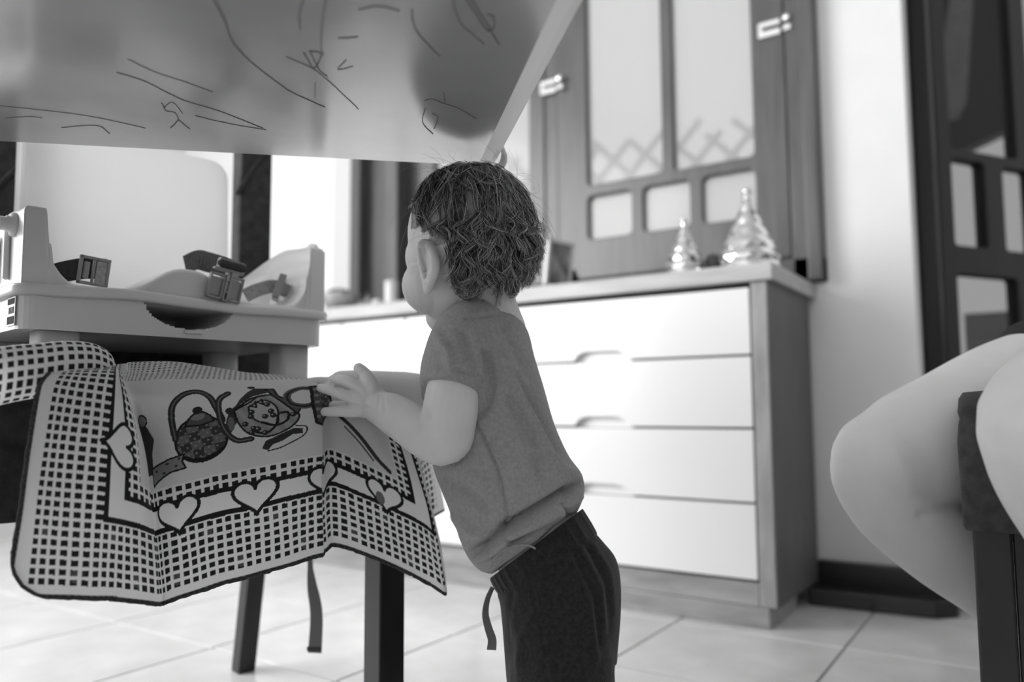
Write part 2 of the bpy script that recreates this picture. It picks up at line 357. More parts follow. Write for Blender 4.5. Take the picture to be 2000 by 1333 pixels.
# ------------------------------------------------------------------ dresser
DX, DY = -0.452, 1.605
dr = empty('dresser', (-1.25, 1.79, 0)); tag(dr, 'long white dresser with grey oak frame and cut-out drawer grips', 'dresser')
mk('worktop', box(-2.12, -0.437, DY-0.012, YW-0.006, 0.694, 0.730), m_slab, dr, bevel=0.003)
mk('end_panel', box(DX-0.006, DX+0.002, DY+0.0, YW-0.03, 0.042, 0.693), m_side, dr)
mk('stile', box(-0.485, DX, DY-0.002, DY+0.02, 0.042, 0.693), m_carcass, dr, bevel=0.002)
mk('bottom_rail', box(-2.10, -0.4855, DY-0.002, DY+0.02, 0.042, 0.087), m_rail, dr, bevel=0.002)
mk('plinth', box(-2.09, -0.466, DY-0.004, YW-0.16, 0.0, 0.0415), m_rail, dr, bevel=0.002)
mk('carcass', box(-2.10, -0.459, DY+0.03, YW-0.031, 0.043, 0.692), m_gap, dr)
zs = [0.685, 0.545, 0.396, 0.246, 0.093]
nx0, nx1 = -0.897, -0.765
for k in range(4):
    zt_, zb_ = zs[k]-(0.0045 if k else 0.003), zs[k+1]+0.0005
    x0, x1 = -1.178, -0.4875
    if k < 3:
        arc = [(nx0+0.034*(1-math.cos(t)), zb_+0.021*math.sin(t)) for t in np.linspace(0, math.pi/2, 7)]
        arc2 = [(nx1-0.034*(1-math.cos(t)), zb_+0.021*math.sin(t)) for t in np.linspace(math.pi/2, 0, 7)]
        poly = [(x0, zb_)]+arc+arc2+[(x1, zb_), (x1, zt_), (x0, zt_)]
    else: poly = [(x0, zb_), (x1, zb_), (x1, zt_), (x0, zt_)]
    d_ = mk('drawer', prism(poly, DY-0.004, DY+0.016), m_drawer, dr, bevel=0.0012)
    if k < 3: mk('finger_scoop', box(nx0-0.004, nx1+0.004, DY+0.0165, DY+0.024, zb_-0.004, zb_+0.026), m_drawer, d_)
xs = [-1.182, -1.42, -1.66, -1.90, -2.098]
for k in range(4):
    x1, x0 = xs[k]-0.003, xs[k+1]+0.003
    dd = mk('cabinet_door', box(x0, x1, DY-0.004, DY+0.014, 0.094, 0.683), m_drawer, dr, bevel=0.002)
    zq = 0.555 if k % 2 else 0.575
    mk('raised_panel', box(x0+0.02, x1-0.02, DY-0.0075, DY-0.0045, zq, 0.668), m_drawer, dd, bevel=0.0025)
    mk('raised_panel', box(x0+0.02, x1-0.02, DY-0.0075, DY-0.0045, 0.115, zq-0.016), m_drawer, dd, bevel=0.0025)

# things on the dresser
ZD = 0.7302
def faceted(name, px, ytop, ybase_z, rad, label, dY):
    c = PY(px, 600, dY); c[2] = ZD; zt_ = PY(px, ytop, dY)[2]-ZD
    prof = [(0.90, 0.0), (1.0, 0.03), (1.02, 0.10), (0.98, 0.17), (0.91, 0.25), (0.83, 0.33), (0.73, 0.41), (0.62, 0.49), (0.51, 0.57), (0.41, 0.65), (0.32, 0.73), (0.24, 0.81), (0.18, 0.88), (0.15, 0.95), (0.08, 1.0)]
    n = 13; rings = []
    for i, (r, h) in enumerate(prof):
        a = np.linspace(0, 2*math.pi, n, endpoint=False)+(i % 2)*math.pi/n
        q_ = 1.09 if i % 2 else 1.0
        rings.append(np.array([[c[0]+r*q_*rad*math.cos(t), c[1]+r*q_*rad*math.sin(t), c[2]+h*zt_] for t in a]))
    V = np.vstack(rings); Fc = []
    for i in range(len(prof)-1):
        for j in range(n):
            k = (j+1) % n; a_, b_, c_, d_ = i*n+j, i*n+k, (i+1)*n+j, (i+1)*n+k
            if i % 2 == 0: Fc += [(a_, b_, c_), (b_, d_, c_)]
            else: Fc += [(a_, b_, d_), (a_, d_, c_)]
    Fc.append(tuple(range(n-1, -1, -1))); Fc.append(tuple((len(prof)-1)*n+j for j in range(n)))
    rt = empty(name, c); mk('faceted_body', (V, Fc), m_mercury, rt)
    mk('cap', lathe([(0.17*rad, -0.035*zt_), (0.19*rad, 0), (0.12*rad, 0.03*zt_), (0.02*rad, 0.04*zt_)], 12, c+[0, 0, zt_]), m_chrome, rt, smooth=True)
    return tag(rt, label, 'ornament', 'silver ornaments on the dresser')
faceted('mercury_glass_ornament', 1466, 372, 0, 0.062, 'large silvery faceted teardrop ornament at the dresser corner', 1.70)
faceted('mercury_glass_ornament', 1340, 428, 0, 0.040, 'small silvery faceted cone ornament left of the larger one', 1.66)
c = PY(1395, 600, 1.72); c[2] = ZD
fg = empty('small_figurine', c); tag(fg, 'small dark round figurine between the two silver ornaments', 'figurine')
mk('figurine_body', lathe([(0.004, 0), (0.026, 0.002), (0.028, 0.012), (0.016, 0.024), (0.021, 0.036), (0.012, 0.05), (0.002, 0.054)], 16, c), mat('dark glazed figurine', 0.06, 0.25), fg, smooth=True)
mk('figurine_arm', tube([c+[0.022, -0.01, 0.015], c+[0.04, -0.012, 0.04], c+[0.026, -0.01, 0.048]], [0.006, 0.007, 0.005], 10, 10), mat('grey glaze', 0.25, 0.3), fg, smooth=True)
mk('figurine_ring', tube([c+[-0.045+0.018*math.cos(t), -0.012, 0.018+0.018*math.sin(t)] for t in np.linspace(0, 6.1, 20)], 0.005, 8, None, False), mat('bronze ring', 0.10, 0.3), fg, smooth=True)
# photo frame leaning
q0 = PY(1088, 600, 1.655); q0[2] = ZD
pf = empty('photo_frame', q0); tag(pf, 'small photo frame leaning on the dresser behind the child', 'photo frame')
A_ = az(42); N_ = np.cross(A_, ZUP); tl = ZUP*0.97-N_*0.0+np.array([0.05, 0.10, 0]); tl /= np.linalg.norm(tl)
NN = np.cross(A_, tl)
mk('frame_border', join(box(-0.05, 0.05, -0.004, 0.004, 0, 0.008, q0, A_, NN, tl), box(-0.05, 0.05, -0.004, 0.004, 0.112, 0.12, q0, A_, NN, tl), box(-0.05, -0.040, -0.004, 0.004, 0.0, 0.12, q0, A_, NN, tl), box(0.040, 0.05, -0.004, 0.004, 0.0, 0.12, q0, A_, NN, tl)), mat('silver frame', 0.62, 0.3), pf)
m_pic = mat('grey portrait print', 0.22, 0.3, noise=0.8, nscale=22)
mk('picture', box(-0.042, 0.042, -0.001, 0.002, 0.006, 0.114, q0, A_, NN, tl), m_pic, pf)
mk('easel_back', prism([(0.0, 0.0), (0.05, 0.0), (0.05, 0.012), (0.02, 0.055)], -0.004, 0.004, O=q0+A_*0.05, A=A_, B=ZUP, N=NN), m_black, pf)
# clutter at the left end
c = PY(665, 600, 1.66); c[2] = ZD
bw = empty('woven_bowl', c); tag(bw, 'shallow woven bowl at the left end of the dresser', 'bowl')
m_bowl = mat('woven bowl fibre', 0.42, 0.8, noise=0.5, nscale=40)
mk('bowl_wall', lathe([(0.03, 0.0), (0.04, 0.003), (0.062, 0.045), (0.064, 0.048), (0.058, 0.045), (0.036, 0.006), (0.002, 0.005)], 24, c), m_bowl, bw, smooth=True)
mk('bowl_handle', tube([c+[-0.06, 0, 0.04], c+[-0.03, -0.02, 0.058], c+[0.03, -0.02, 0.058], c+[0.06, 0, 0.04]], 0.005, 8, 14), mat('dark cane handle', 0.10, 0.6), bw, smooth=True)
for i, (x, r, h, lab, nm, g) in enumerate(((705, 0.014, 0.040, 'slim grey bottle beside the woven bowl', 'little_bottle', 0.22), (719, 0.011, 0.052, 'small dark-capped bottle behind the trinkets', 'little_bottle', 0.12))):
    c = PY(x, 600, 1.69); c[2] = ZD; t_ = empty(nm, c); tag(t_, lab, 'bottle', 'bottles on the dresser')
    mk('bottle_body', lathe([(r*0.9, 0), (r, 0.002), (r, h*0.6), (r*0.5, h*0.75), (r*0.45, h*0.8)], 16, c), mat('bottle glass %d' % i, g*2, 0.2), t_, smooth=True)
    mk('bottle_cap', lathe([(r*0.55, h*0.8), (r*0.55, h*0.98), (r*0.4, h)], 14, c), mat('bottle cap %d' % i, g*0.5, 0.4), t_, smooth=True)
c = PY(736, 600, 1.66); c[2] = ZD; sp = mk('round_trinket', lathe([(0.008, 0), (0.015, 0.004), (0.017, 0.012), (0.012, 0.021), (0.003, 0.024)], 16, c), mat('pale trinket', 0.6, 0.4), smooth=True); tag(sp, 'small pale round trinket beside the white jar', 'trinket')
c = PY(764, 600, 1.68); c[2] = ZD; jr = empty('ribbed_jar', c); tag(jr, 'white ribbed cylinder jar just left of the child\'s face', 'jar')
prof = [(0.017, 0)]+[(0.0195 if i % 2 else 0.0183, 0.004+i*0.006) for i in range(10)]+[(0.018, 0.064)]
m_jar = mat('white jar plastic', 0.72, 0.5)
mk('jar_body', lathe(prof, 20, c), m_jar, jr, smooth=True); mk('lid', lathe([(0.0195, 0.064), (0.0195, 0.072), (0.016, 0.075), (0.002, 0.0755)], 20, c), m_jar, jr, smooth=True)
# ------------------------------------------------------------------ table overhead
m_under = mat('glossy laminate underside', 0.42, 0.22, 1.0, coat=1.0, noise=0.06, nscale=14, stretch=(1, 1, 1), bump=0.02, bscale=120)
m_under.node_tree.nodes['Principled BSDF'].inputs['Coat IOR'].default_value = 1.75; m_under.node_tree.nodes['Principled BSDF'].inputs['Coat Roughness'].default_value = 0.16
m_edge = mat('white edge band', 0.92, 0.35)
m_ink = mat('pen ink', 0.16, 0.6)
ZT0 = 0.74
T0 = PZ(935, 324, ZT0); qa = PZ(0, 280, ZT0)-T0; qb = PZ(1089, 28, ZT0)-T0
aa = math.atan2(qa[1], qa[0]); ab = math.atan2(qb[1], qb[0]); mid = aa+math.pi/2
ang = ((ab-mid+math.pi) % (2*math.pi)-math.pi)/2
td1 = np.array([math.cos(aa+ang), math.sin(aa+ang), 0]); td2 = np.array([-td1[1], td1[0], 0])
if td2 @ qb < 0: td2 = -td2
tc_ = T0+td1*0.8+td2*0.78; table = empty('dining_table', (tc_[0], tc_[1], 0)); tag(table, 'dining table seen from below with pen scribbles on its underside', 'table')
mk('table_top', box(0, 1.6, 0, 1.15, 0, 0.024, T0, td1, td2), m_under, table, bevel=0.001)
mk('edge_band', prism([(0.001, 0.0), (-0.012, 0.002), (-0.022, 0.008), (-0.024, 0.018), (-0.018, 0.027), (0.001, 0.0275)], -0.004, 1.15, O=T0, A=td1, B=ZUP, N=td2), m_edge, table, smooth=False)
m_clip = mat('clear corner guard plastic', 0.82, 0.12, 0.6)
cl = T0-td1*0.024+ZUP*0.004
mk('corner_guard', tube([cl+td2*0.002+ZUP*-0.003, cl+td2*0.008-td1*0.004-ZUP*0.004, cl+td2*0.018-td1*0.005+ZUP*0.004, cl+td2*0.026-td1*0.001+ZUP*0.014], [0.003, 0.0045, 0.004, 0.002], 10, 16), m_clip, table, smooth=True)
mk('pedestal', join(box(-0.05, 0.05, -0.05, 0.05, 0.03, 0.7395, tc_*[1, 1, 0], td1, td2), box(-0.3, 0.3, -0.04, 0.04, 0, 0.035, tc_*[1, 1, 0], td1, td2), box(-0.04, 0.04, -0.26, 0.26, 0.0, 0.034, tc_*[1, 1, 0], td1, td2)), m_door, table, bevel=0.003)
scr = [[(415, -20), (419, 0), (439, 40), (453, 80), (482, 114), (513, 140), (564, 177), (610, 199), (635, 210)],
       [(596, -25), (593, 0), (584, 28), (586, 58)], [(640, -20), (638, 0), (630, 34), (627, 91), (632, 108)], [(559, 111), (604, 131), (633, 151), (667, 182), (700, 214)],
       [(593, 103), (613, 134), (627, 106), (606, 100)], [(604, 100), (624, 137), (640, 150)], [(616, 162), (615, 190)], [(0, 207), (114, 219), (194, 231), (285, 251)],
       [(228, 142), (285, 160), (353, 194), (433, 219), (513, 251)], [(316, 202), (325, 217), (340, 220), (348, 234), (333, 251)], [(348, 234), (371, 253)], [(320, 212), (336, 200), (357, 222)],
       [(884, -10), (888, 15), (900, 46), (924, 68), (946, 86)], [(905, -10), (918, 10), (941, 46), (955, 62), (966, 50), (962, 32), (950, 28)], [(918, -5), (940, 30), (975, 88)],
       [(844, 222), (855, 228), (853, 240), (848, 252)], [(829, 197), (845, 194), (866, 202), (895, 212), (930, 232)], [(804, 20), (806, 40), (815, 63), (840, 92), (858, 110)], [(250, 116), (300, 140), (360, 160), (415, 180)],
       [(10, 231), (60, 228), (82, 231)], [(120, 250), (160, 246), (195, 247), (214, 262)], [(700, 20), (740, 12), (780, 22)], [(660, 75), (684, 74), (700, 72)],
       [(690, 130), (660, 136), (676, 118)], [(380, 226), (420, 236), (470, 246), (520, 254)], [(830, 212), (826, 240), (845, 262)], [(866, 180), (870, 205)]]
gs = []
for s in scr:
    pts = np.array([PZ(x, y, ZT0-0.0004) for x, y in spline([(a, b) for a, b in s], max(8, len(s)*5))])
    gs.append(ribbon(pts, np.cross(ZUP, pts[-1]-pts[0]), 0.0011+0.0009*rng.random(), 0.0004) if False else ribbon(pts+rng.normal(0, 0.0002, pts.shape)*[1, 1, 0], np.array([np.cross(ZUP, t) for t in np.gradient(pts, axis=0)]), 0.0005+0.0006*rng.random(), 0.0004))
mk('pen_scribble', join(*gs), m_ink, table)

# ------------------------------------------------------------------ dark dining chairs
m_uph = mat('dark upholstery', 0.035, 0.95, 0.15, noise=0.35, nscale=60, bump=0.3, bscale=500, sheen=0.15)
m_uph2 = mat('charcoal upholstery', 0.055, 0.95, 0.15, noise=0.3, nscale=70, bump=0.35, bscale=420, sheen=0.1)
m_leg = mat('near-black chair wood', 0.010, 0.38, 0.45, noise=0.25, nscale=30)
CA, CB = az(48), az(-42)
CO = np.array([-0.71, 0.756, 0.0])
def soft_box(x0, x1, y0, y1, z0, z1, O, A, B, r=0.02, n=6, crown=0.0):
    pl = rrect(x0, x1, y0, y1, r, n); rings = []; pl = np.array(pl); c = pl.mean(0)
    for z, s in ((z0, 0.94), (z0, 1.0), (z0+0.006, 1.0), (z1-0.022, 1.0), (z1-0.008, 0.995), (z1, 0.965)):
        q = c+(pl-c)*s; rings.append(np.array([O+A*a+B*b+ZUP*z for a, b in q]))
    if crown: rings.append(np.array([O+A*a+B*b+ZUP*(z1+crown) for a, b in c+(pl-c)*0.6])); rings.append(np.array([O+A*a+B*b+ZUP*(z1+crown*1.2) for a, b in c+(pl-c)*0.2]))
    return loft(rings)
chL = empty('dining_chair', CO+CA*-0.2+CB*0.2); tag(chL, 'dark upholstered dining chair under the booster seat and tea towel', 'chair', 'dark upholstered dining chairs')
mk('seat', soft_box(-0.475, 0.042, -0.004, 0.42, 0.335, 0.4545, CO, CA, CB, 0.045), m_uph, chL, smooth=True)
lw = 0.038
mk('leg', box(0, lw, 0, lw, 0, 0.338, CO, CA, CB), m_leg, chL, bevel=0.002)
mk('leg', box(-0.46, -0.46+lw, 0, lw, 0, 0.338, CO, CA, CB), m_leg, chL, bevel=0.002)
for xx in (0.004, -0.46):
    v, f = box(xx, xx+0.030, 0.37, 0.40, 0, 0.338, CO, CA, CB); v[:4] += CB*0.065; mk('leg', (v, f), m_leg, chL, bevel=0.002)
# open backrest frame, padded and creased at the corners
def cbk(x, y): q = PV(x, y, CO+CB*0.40, CB); return (q-CO)@CA, q[2]
bx0, bx1 = cbk(40, 400)[0], cbk(452, 400)[0]; br = cbk(525, 310)[0]
Vb_, Fb_ = frame_with_holes(rrect(-0.50, br, 0.44, 1.02, 0.02), [rrect(bx0, bx1+0.01, 0.60, 0.96, 0.03)], 0.385, 0.425)
Vb_ = CO+Vb_[:, :1]*CA+Vb_[:, 1:2]*CB+Vb_[:, 2:]*ZUP
mk('backrest', (Vb_, Fb_), m_uph, chL, bevel=0.008, seg=3)
mk('rear_apron', box(-0.47, br+0.035, 0.388, 0.42, 0.44, 0.575, CO, CA, CB), m_uph, chL, bevel=0.006)
for p in ([(464, 378), (474, 362), (490, 335), (508, 312), (530, 285)], [(-10, 372), (20, 340), (62, 304)]):
    mk('sewn_seam', tube([PV(x, y, CO+CB*0.3845, CB) for x, y in p], 0.0035, 8, 14), m_uph, chL, smooth=True)
# ------------------------------------------------------------------ booster seat
m_pl = mat('pale moulded plastic', 0.66, 0.33, 0.5, bump=0.04, bscale=600)
m_plw = mat('white backrest plastic', 0.85, 0.4, 0.4)
nt_ = m_plw.node_tree; tl0 = nt_.nodes.new('ShaderNodeBsdfTranslucent'); tl0.inputs[0].default_value = (.9, .9, .9, 1); mx0 = nt_.nodes.new('ShaderNodeMixShader'); mx0.inputs[0].default_value = 0.42
nt_.links.new(nt_.nodes['Principled BSDF'].outputs[0], mx0.inputs[1]); nt_.links.new(tl0.outputs[0], mx0.inputs[2]); nt_.links.new(mx0.outputs[0], nt_.nodes['Material Output'].inputs['Surface'])
m_strap = mat('dark webbing strap', 0.06, 0.8, 0.2, noise=0.3, nscale=200, stretch=(1, 1, 4), bump=0.5, bscale=900)
m_strapl = mat('light webbing strap', 0.42, 0.8, 0.2, noise=0.25, nscale=200, bump=0.4, bscale=900)
m_buck = mat('grey buckle plastic', 0.30, 0.4, 0.5)
BL = PZ(35, 641, 0.525); BR = PZ(635, 677, 0.525); BW = np.linalg.norm(BR-BL); b1 = (BR-BL)/BW; b2 = np.cross(ZUP, b1); BO = BL*[1, 1, 0]
def B(u, v, z): return BO+b1*u+b2*v+ZUP*z
def bu(x, y): q = PV(x, y, BO, b2); return (q-BO)@b1, q[2]
boo = empty('booster_seat', B(BW/2, 0.14, 0.46)); tag(boo, 'grey plastic child booster seat with harness straps strapped on the chair', 'booster seat')
BD = 0.275
# lower tray wall with scooped front recess
base_pl = []
fu = np.linspace(0.02, BW-0.02, 110)
pts = [(u, 0.0) for u in fu]
for cx, cy, a0 in ((BW-0.02, 0.02, -90), (BW-0.02, BD-0.02, 0), (0.02, BD-0.02, 90), (0.02, 0.02, 180)):
    arc = [(cx+0.02*math.cos(math.radians(a0+k*15)), cy+0.02*math.sin(math.radians(a0+k*15))) for k in range(1, 7)]
    if a0 == 180: arc = arc[:-1]
    pts += arc
pts = np.array(pts); zr = np.linspace(0.525, 0.566, 26)
ru0, ru1 = bu(285, 600)[0], bu(455, 612)[0]; rc, rw = (ru0+ru1)/2, (ru1-ru0)/2; zb0 = bu(372, 643)[1]
rings = []
def shrink(p, k): c = np.array([BW/2, BD/2]); return c+(p-c)*(1-k/np.array([BW/2, BD/2]))
for z in zr:
    ring = []
    for (u, v) in pts:
        vv = v
        if v == 0.0:
            e = ((u-rc)/rw)**2+((0.567-z)/(0.567-zb0))**2
            if e < 1: vv = 0.15*min(1, (1-e)*7)
        ring.append(B(u, vv, z))
    rings.append(np.array(ring))
rings = [np.array([B(a, b, 0.526) for a, b in shrink(pts, 0.01)])]+rings
tray = mk('lower_tray', loft(rings, caps=True), m_pl, boo, smooth=False)
mk('recess_tab', box(-0.011, 0.011, -0.0025, 0.001, 0.0, 0.0045, B(rc+0.003, 0, zb0-0.006), b1, b2), m_pl, tray, bevel=0.0008)
# rim lip
def rim_ring(k, z): return np.array([B(a, b, z+0.0035*math.exp(-((a-0.115)/0.05)**2)*(b < 0.1)-0.002*math.exp(-((a-0.25)/0.03)**2)*(b < 0.1)) for a, b in shrink(pts, -k)])
mk('rim', loft([rim_ring(0.0, 0.5605), rim_ring(0.0065, 0.5605), rim_ring(0.0075, 0.563), rim_ring(0.0075, 0.569), rim_ring(0.006, 0.5725), rim_ring(0.0, 0.574), rim_ring(-0.01, 0.5735)]), m_pl, boo, smooth=True)
# upper shell as a moulded relief
nu, nv = 190, 130
Ug, Vg = np.meshgrid(np.linspace(0, BW, nu), np.linspace(0, BD, nv))
def sstep(a, b, x): t = np.clip((x-a)/(b-a), 0, 1); return t*t*(3-2*t)
uL1 = bu(95, 420)[0]; uL2 = bu(105, 500)[0]; uL3 = bu(150, 545)[0]; zL = bu(80, 400)[1]; zL2 = bu(104, 472)[1]
hc, hz = bu(372, 525)
print('booster', BW, uL1, uL2, uL3, zL, zL2, hc, hz, rc, rw)
def arm(s, vv):
    """height over deck as a function of distance s from the outer side"""
    top = zL-0.578; st = zL2-0.578
    back = 1-0.45*sstep(0.05, 0.27, vv)
    h = np.where(s < uL1, top, np.where(s < uL2, st+(top-st)*0.0, 0))
    e1 = sstep(uL1+0.003, uL1-0.002, s); e2 = sstep(uL2+0.002, uL2-0.003, s)
    cv = np.clip((uL3+0.004-s)/(uL3+0.004-uL2), 0, 1)
    h = st*0.52*cv**2.2; h = np.maximum(h, st*e2); h = np.maximum(h, top*e1); return h*back
deck = 0.577+0.004*sstep(0.02, 0.08, Vg)
Zs = deck+arm(Ug, Vg)+1.06*arm(BW-Ug, Vg)*1.0
wide = 0.075*np.clip((Ug-(BW-0.13))/0.13, 0, 1)**1.6*sstep(0.06, 0.11, Vg)*sstep(0.30, 0.16, Vg)
Zs = np.maximum(Zs, deck+wide+0.0); Zs = np.maximum(Zs, deck+0.075*np.clip((0.10-Ug)/0.10, 0, 1)**1.6*sstep(0.06, 0.11, Vg))
hump = (hz-0.577)*np.exp(-np.abs((Ug-hc)/0.047)**2.6)*sstep(0.17, 0.03, Vg); Zs = np.maximum(Zs, deck+hump)
edge = np.minimum(np.minimum(Ug, BW-Ug), np.minimum(Vg, BD-Vg)); Zs = Zs-0.006*np.clip(1-edge/0.006, 0, 1)**2
inset = 0.0015
Vt = BO+(inset+Ug*(1-2*inset/BW)).ravel()[:, None]*b1+(inset+Vg*(1-2*inset/BD)).ravel()[:, None]*b2+Zs.ravel()[:, None]*ZUP
Vz = Vt.copy(); Vz[:, 2] = 0.566; N0 = nu*nv; Fg = grid_faces(nv, nu)
bd = [j for j in range(nu)]+[i*nu+nu-1 for i in range(1, nv)]+[(nv-1)*nu+j for j in range(nu-2, -1, -1)]+[i*nu for i in range(nv-2, 0, -1)]
Vbase = Vz[bd]; nb = len(bd); Fs = [(bd[(i+1) % nb], bd[i], N0+i, N0+(i+1) % nb) for i in range(nb)]
mk('upper_shell', (np.vstack([Vt, Vbase]), Fg+Fs), m_pl, boo, smooth=True)
# backrest panel
bp = rrect(0.066, BW+0.001, 0.575, 0.848, 0.03, 8)
mk('backrest', prism(bp, 0.0, 0.016, O=BO+b2*(BD-0.022), A=b1, B=ZUP+b2*0.05, N=b2), m_plw, boo, bevel=0.003, seg=3)
mk('backrest_rib', box(0.058, 0.0655, -0.002, 0.02, 0.58, 0.835, BO+b2*(BD-0.022), b1, b2), m_plw, boo, bevel=0.002)
for (u, v) in ((0.045, 0.035), (BW-0.035, 0.035), (0.045, BD-0.04), (BW-0.035, BD-0.04)):
    mk('foot_post', loft([np.array([B(u+a, v+b, z) for a, b in rrect(-0.021, 0.021, -0.02, 0.02, 0.007, 4)]) for z in (0.455, 0.458, 0.5255)]), m_pl, boo, smooth=True)
for u, s, zz in ((0.0, -1, bu(24, 425)[1]), (BW, 1, bu(640, 488)[1])):
    mk('tray_peg', lathe([(0.013, -0.003), (0.013, 0.002), (0.009, 0.003), (0.009, 0.007), (0.0075, 0.0075), (0.0075, 0.013), (0.005, 0.015)], 18, B(u, 0.035, zz), b1*s), m_pl, boo, smooth=True)
for k in range(5): mk('side_rib', tube([B(-0.001, 0.05+0.04*k, 0.585), B(-0.002, 0.05+0.04*k, 0.64-0.008*k)], [0.004, 0.003], 8), m_pl, boo, smooth=True)
# printed maker's sticker on the left side wall
st = mk('sticker', box(-0.0006, 0.0002, 0.012, 0.04, 0.529, 0.560, BO, b1, b2), mat('sticker paper', 0.5, 0.4), boo)
mk('sticker_print', join(box(-0.001, -0.0005, 0.014, 0.038, 0.531, 0.539, BO, b1, b2), box(-0.001, -0.0005, 0.014, 0.038, 0.552, 0.558, BO, b1, b2), *[box(-0.001, -0.0005, 0.016+0.005*k, 0.018+0.005*k, 0.542, 0.549, BO, b1, b2) for k in range(4)]), m_black, st)
# harness straps and buckles
def buckle(O, A, Bd, Nn, w, h, parent, name='buckle'):
    t = 0.0045
    g = [box(0, w, 0, 0.0035, 0, t, O, A, Bd, Nn), box(0, w, h-0.0035, h, 0, t, O, A, Bd, Nn), box(0, 0.0035, 0, h, 0, t, O, A, Bd, Nn), box(w-0.0035, w, 0, h, 0, t, O, A, Bd, Nn), box(w*0.44, w*0.52, 0, h, 0, t, O, A, Bd, Nn)]
    return mk(name, join(*g), m_buck, parent, bevel=0.0006)
V1 = -b2
s1 = mk('strap', ribbon(spline([B(0.055, 0.10, 0.598), B(0.068, 0.085, 0.603), B(0.085, 0.07, 0.607), B(0.105, 0.06, 0.607)], 14), ZUP, 0.025, 0.002), m_strap, boo)
O1 = PV(150, 552, B(0, 0.055, 0), b2); A1 = b1*0.98-ZUP*0.08; A1 /= np.linalg.norm(A1); Bd1 = ZUP*0.99+b1*0.1
bk = buckle(O1, A1, Bd1, b2, 0.034, 0.034, s1)
mk('slider', box(0.0055, 0.0115, 0.007, 0.027, 0.0, 0.004, O1, A1, Bd1, b2), m_buck, s1, bevel=0.001)
mk('web_tail', box(0.019, 0.031, 0.004, 0.030, 0.001, 0.0025, O1, A1, Bd1, b2), m_strapl, s1)
# crotch strap over the hump
cs = mk('strap', ribbon(spline([PV(362, 518, B(0, 0.075, 0), b2), PV(385, 508, B(0, 0.06, 0), b2), PV(405, 512, B(0, 0.045, 0), b2), PV(432, 520, B(0, 0.022, 0), b2), PV(450, 528, B(0, 0.008, 0), b2)], 16), (b2*0.75+ZUP*0.5-b1*0.3), 0.026, 0.003), m_strap, boo)
O2 = PV(403, 578, B(0, -0.009, 0), b2); A2 = b1*0.985-ZUP*0.13; A2 /= np.linalg.norm(A2); Bd2 = ZUP*0.97+b1*0.20; Bd2 /= np.linalg.norm(Bd2)
g = []; 
for x0, x1 in ((0.0, 0.0195), (0.0265, 0.044)):
    g += [box(x0, x1, 0, 0.0025, 0, 0.006, O2, A2, Bd2, b2), box(x0, x1, 0.0295, 0.032, 0, 0.006, O2, A2, Bd2, b2), box(x0, x0+0.0025, 0, 0.032, 0, 0.006, O2, A2, Bd2, b2), box(x1-0.0025, x1, 0, 0.032, 0, 0.006, O2, A2, Bd2, b2)]
    g += [box(x0+0.003, x1-0.003, 0.004, 0.0275, 0.003, 0.005, O2, A2, Bd2, b2)]
g += [box(0.0195, 0.0215, -0.002, 0.038, -0.002, 0.006, O2, A2, Bd2, b2), box(0.0245, 0.0265, -0.002, 0.038, -0.002, 0.006, O2, A2, Bd2, b2)]
g += [box(0.0195, 0.0265, z, z+0.002, -0.002, 0.006, O2, A2, Bd2, b2) for z in (-0.002, 0.009, 0.024, 0.036)]
g += [box(0.002, 0.040, 0.0365, 0.039, -0.002, 0.006, O2, A2, Bd2, b2), box(0.006, 0.009, 0.038, 0.052, -0.002, 0.006, O2, A2, Bd2, b2), box(0.0375, 0.0405, 0.036, 0.050, -0.002, 0.006, O2, A2, Bd2, b2), box(0.006, 0.04, 0.0495, 0.052, 0.001, 0.006, O2, A2, Bd2, b2)]
mk('buckle', join(*g), m_buck, cs, bevel=0.0005)
mk('strap_roll', tube([O2+A2*0.010+Bd2*0.0445, O2+A2*0.037+Bd2*0.0445], [0.0055, 0.0055], 12, 6), m_strap, cs, smooth=True)
# right shoulder strap with buckle seen edge on
s3 = mk('strap', ribbon(spline([PV(478, 578, B(0, 0.06, 0), b2), PV(505, 566, B(0, 0.05, 0), b2), PV(535, 560, B(0, 0.045, 0), b2), PV(568, 572, B(0, 0.045, 0), b2)], 14), ZUP*0.9-b2*0.4, 0.019, 0.002), m_strapl, boo)
O3 = PV(537, 582, B(0, 0.03, 0), b2); A3 = b1*0.45+b2*0.85; A3 /= np.linalg.norm(A3); Bd3 = ZUP*0.93+b1*0.35; Bd3 /= np.linalg.norm(Bd3); N3 = np.cross(A3, Bd3)
mk('buckle', join(box(0, 0.034, 0, 0.0025, -0.004, 0.004, O3, A3, Bd3, N3), box(0, 0.0025, 0, 0.036, -0.005, 0.005, O3, A3, Bd3, N3), box(0.0, 0.03, 0.034, 0.0365, -0.004, 0.004, O3, A3, Bd3, N3), box(0.015, 0.0175, 0, 0.036, -0.004, 0.004, O3, A3, Bd3, N3), box(0.0315, 0.034, 0, 0.036, -0.004, 0.004, O3, A3, Bd3, N3)), m_buck, s3, bevel=0.0006)
# fastening strap hanging below the chair
dq = 1.14
hp = [P(612, 1010, dq), P(606, 1090, dq), P(609, 1140, dq), P(618, 1200, dq), P(615, 1276, dq)]
mk('hanging_strap', ribbon(spline(hp, 30), np.tile(Rv, (30, 1)), np.interp(np.linspace(0, 1, 30), [0, .35, .6, 1], [0.004, 0.008, 0.0165, 0.0195]), 0.0015), mat('grey fastening strap', 0.14, 0.8, bump=0.3, bscale=900), boo)
q = P(614, 1268, dq); mk('strap_hem', box(-0.0105, 0.0105, -0.0012, 0.0012, -0.003, 0.003, q, Rv, Fv, Uv), m_strap, boo)

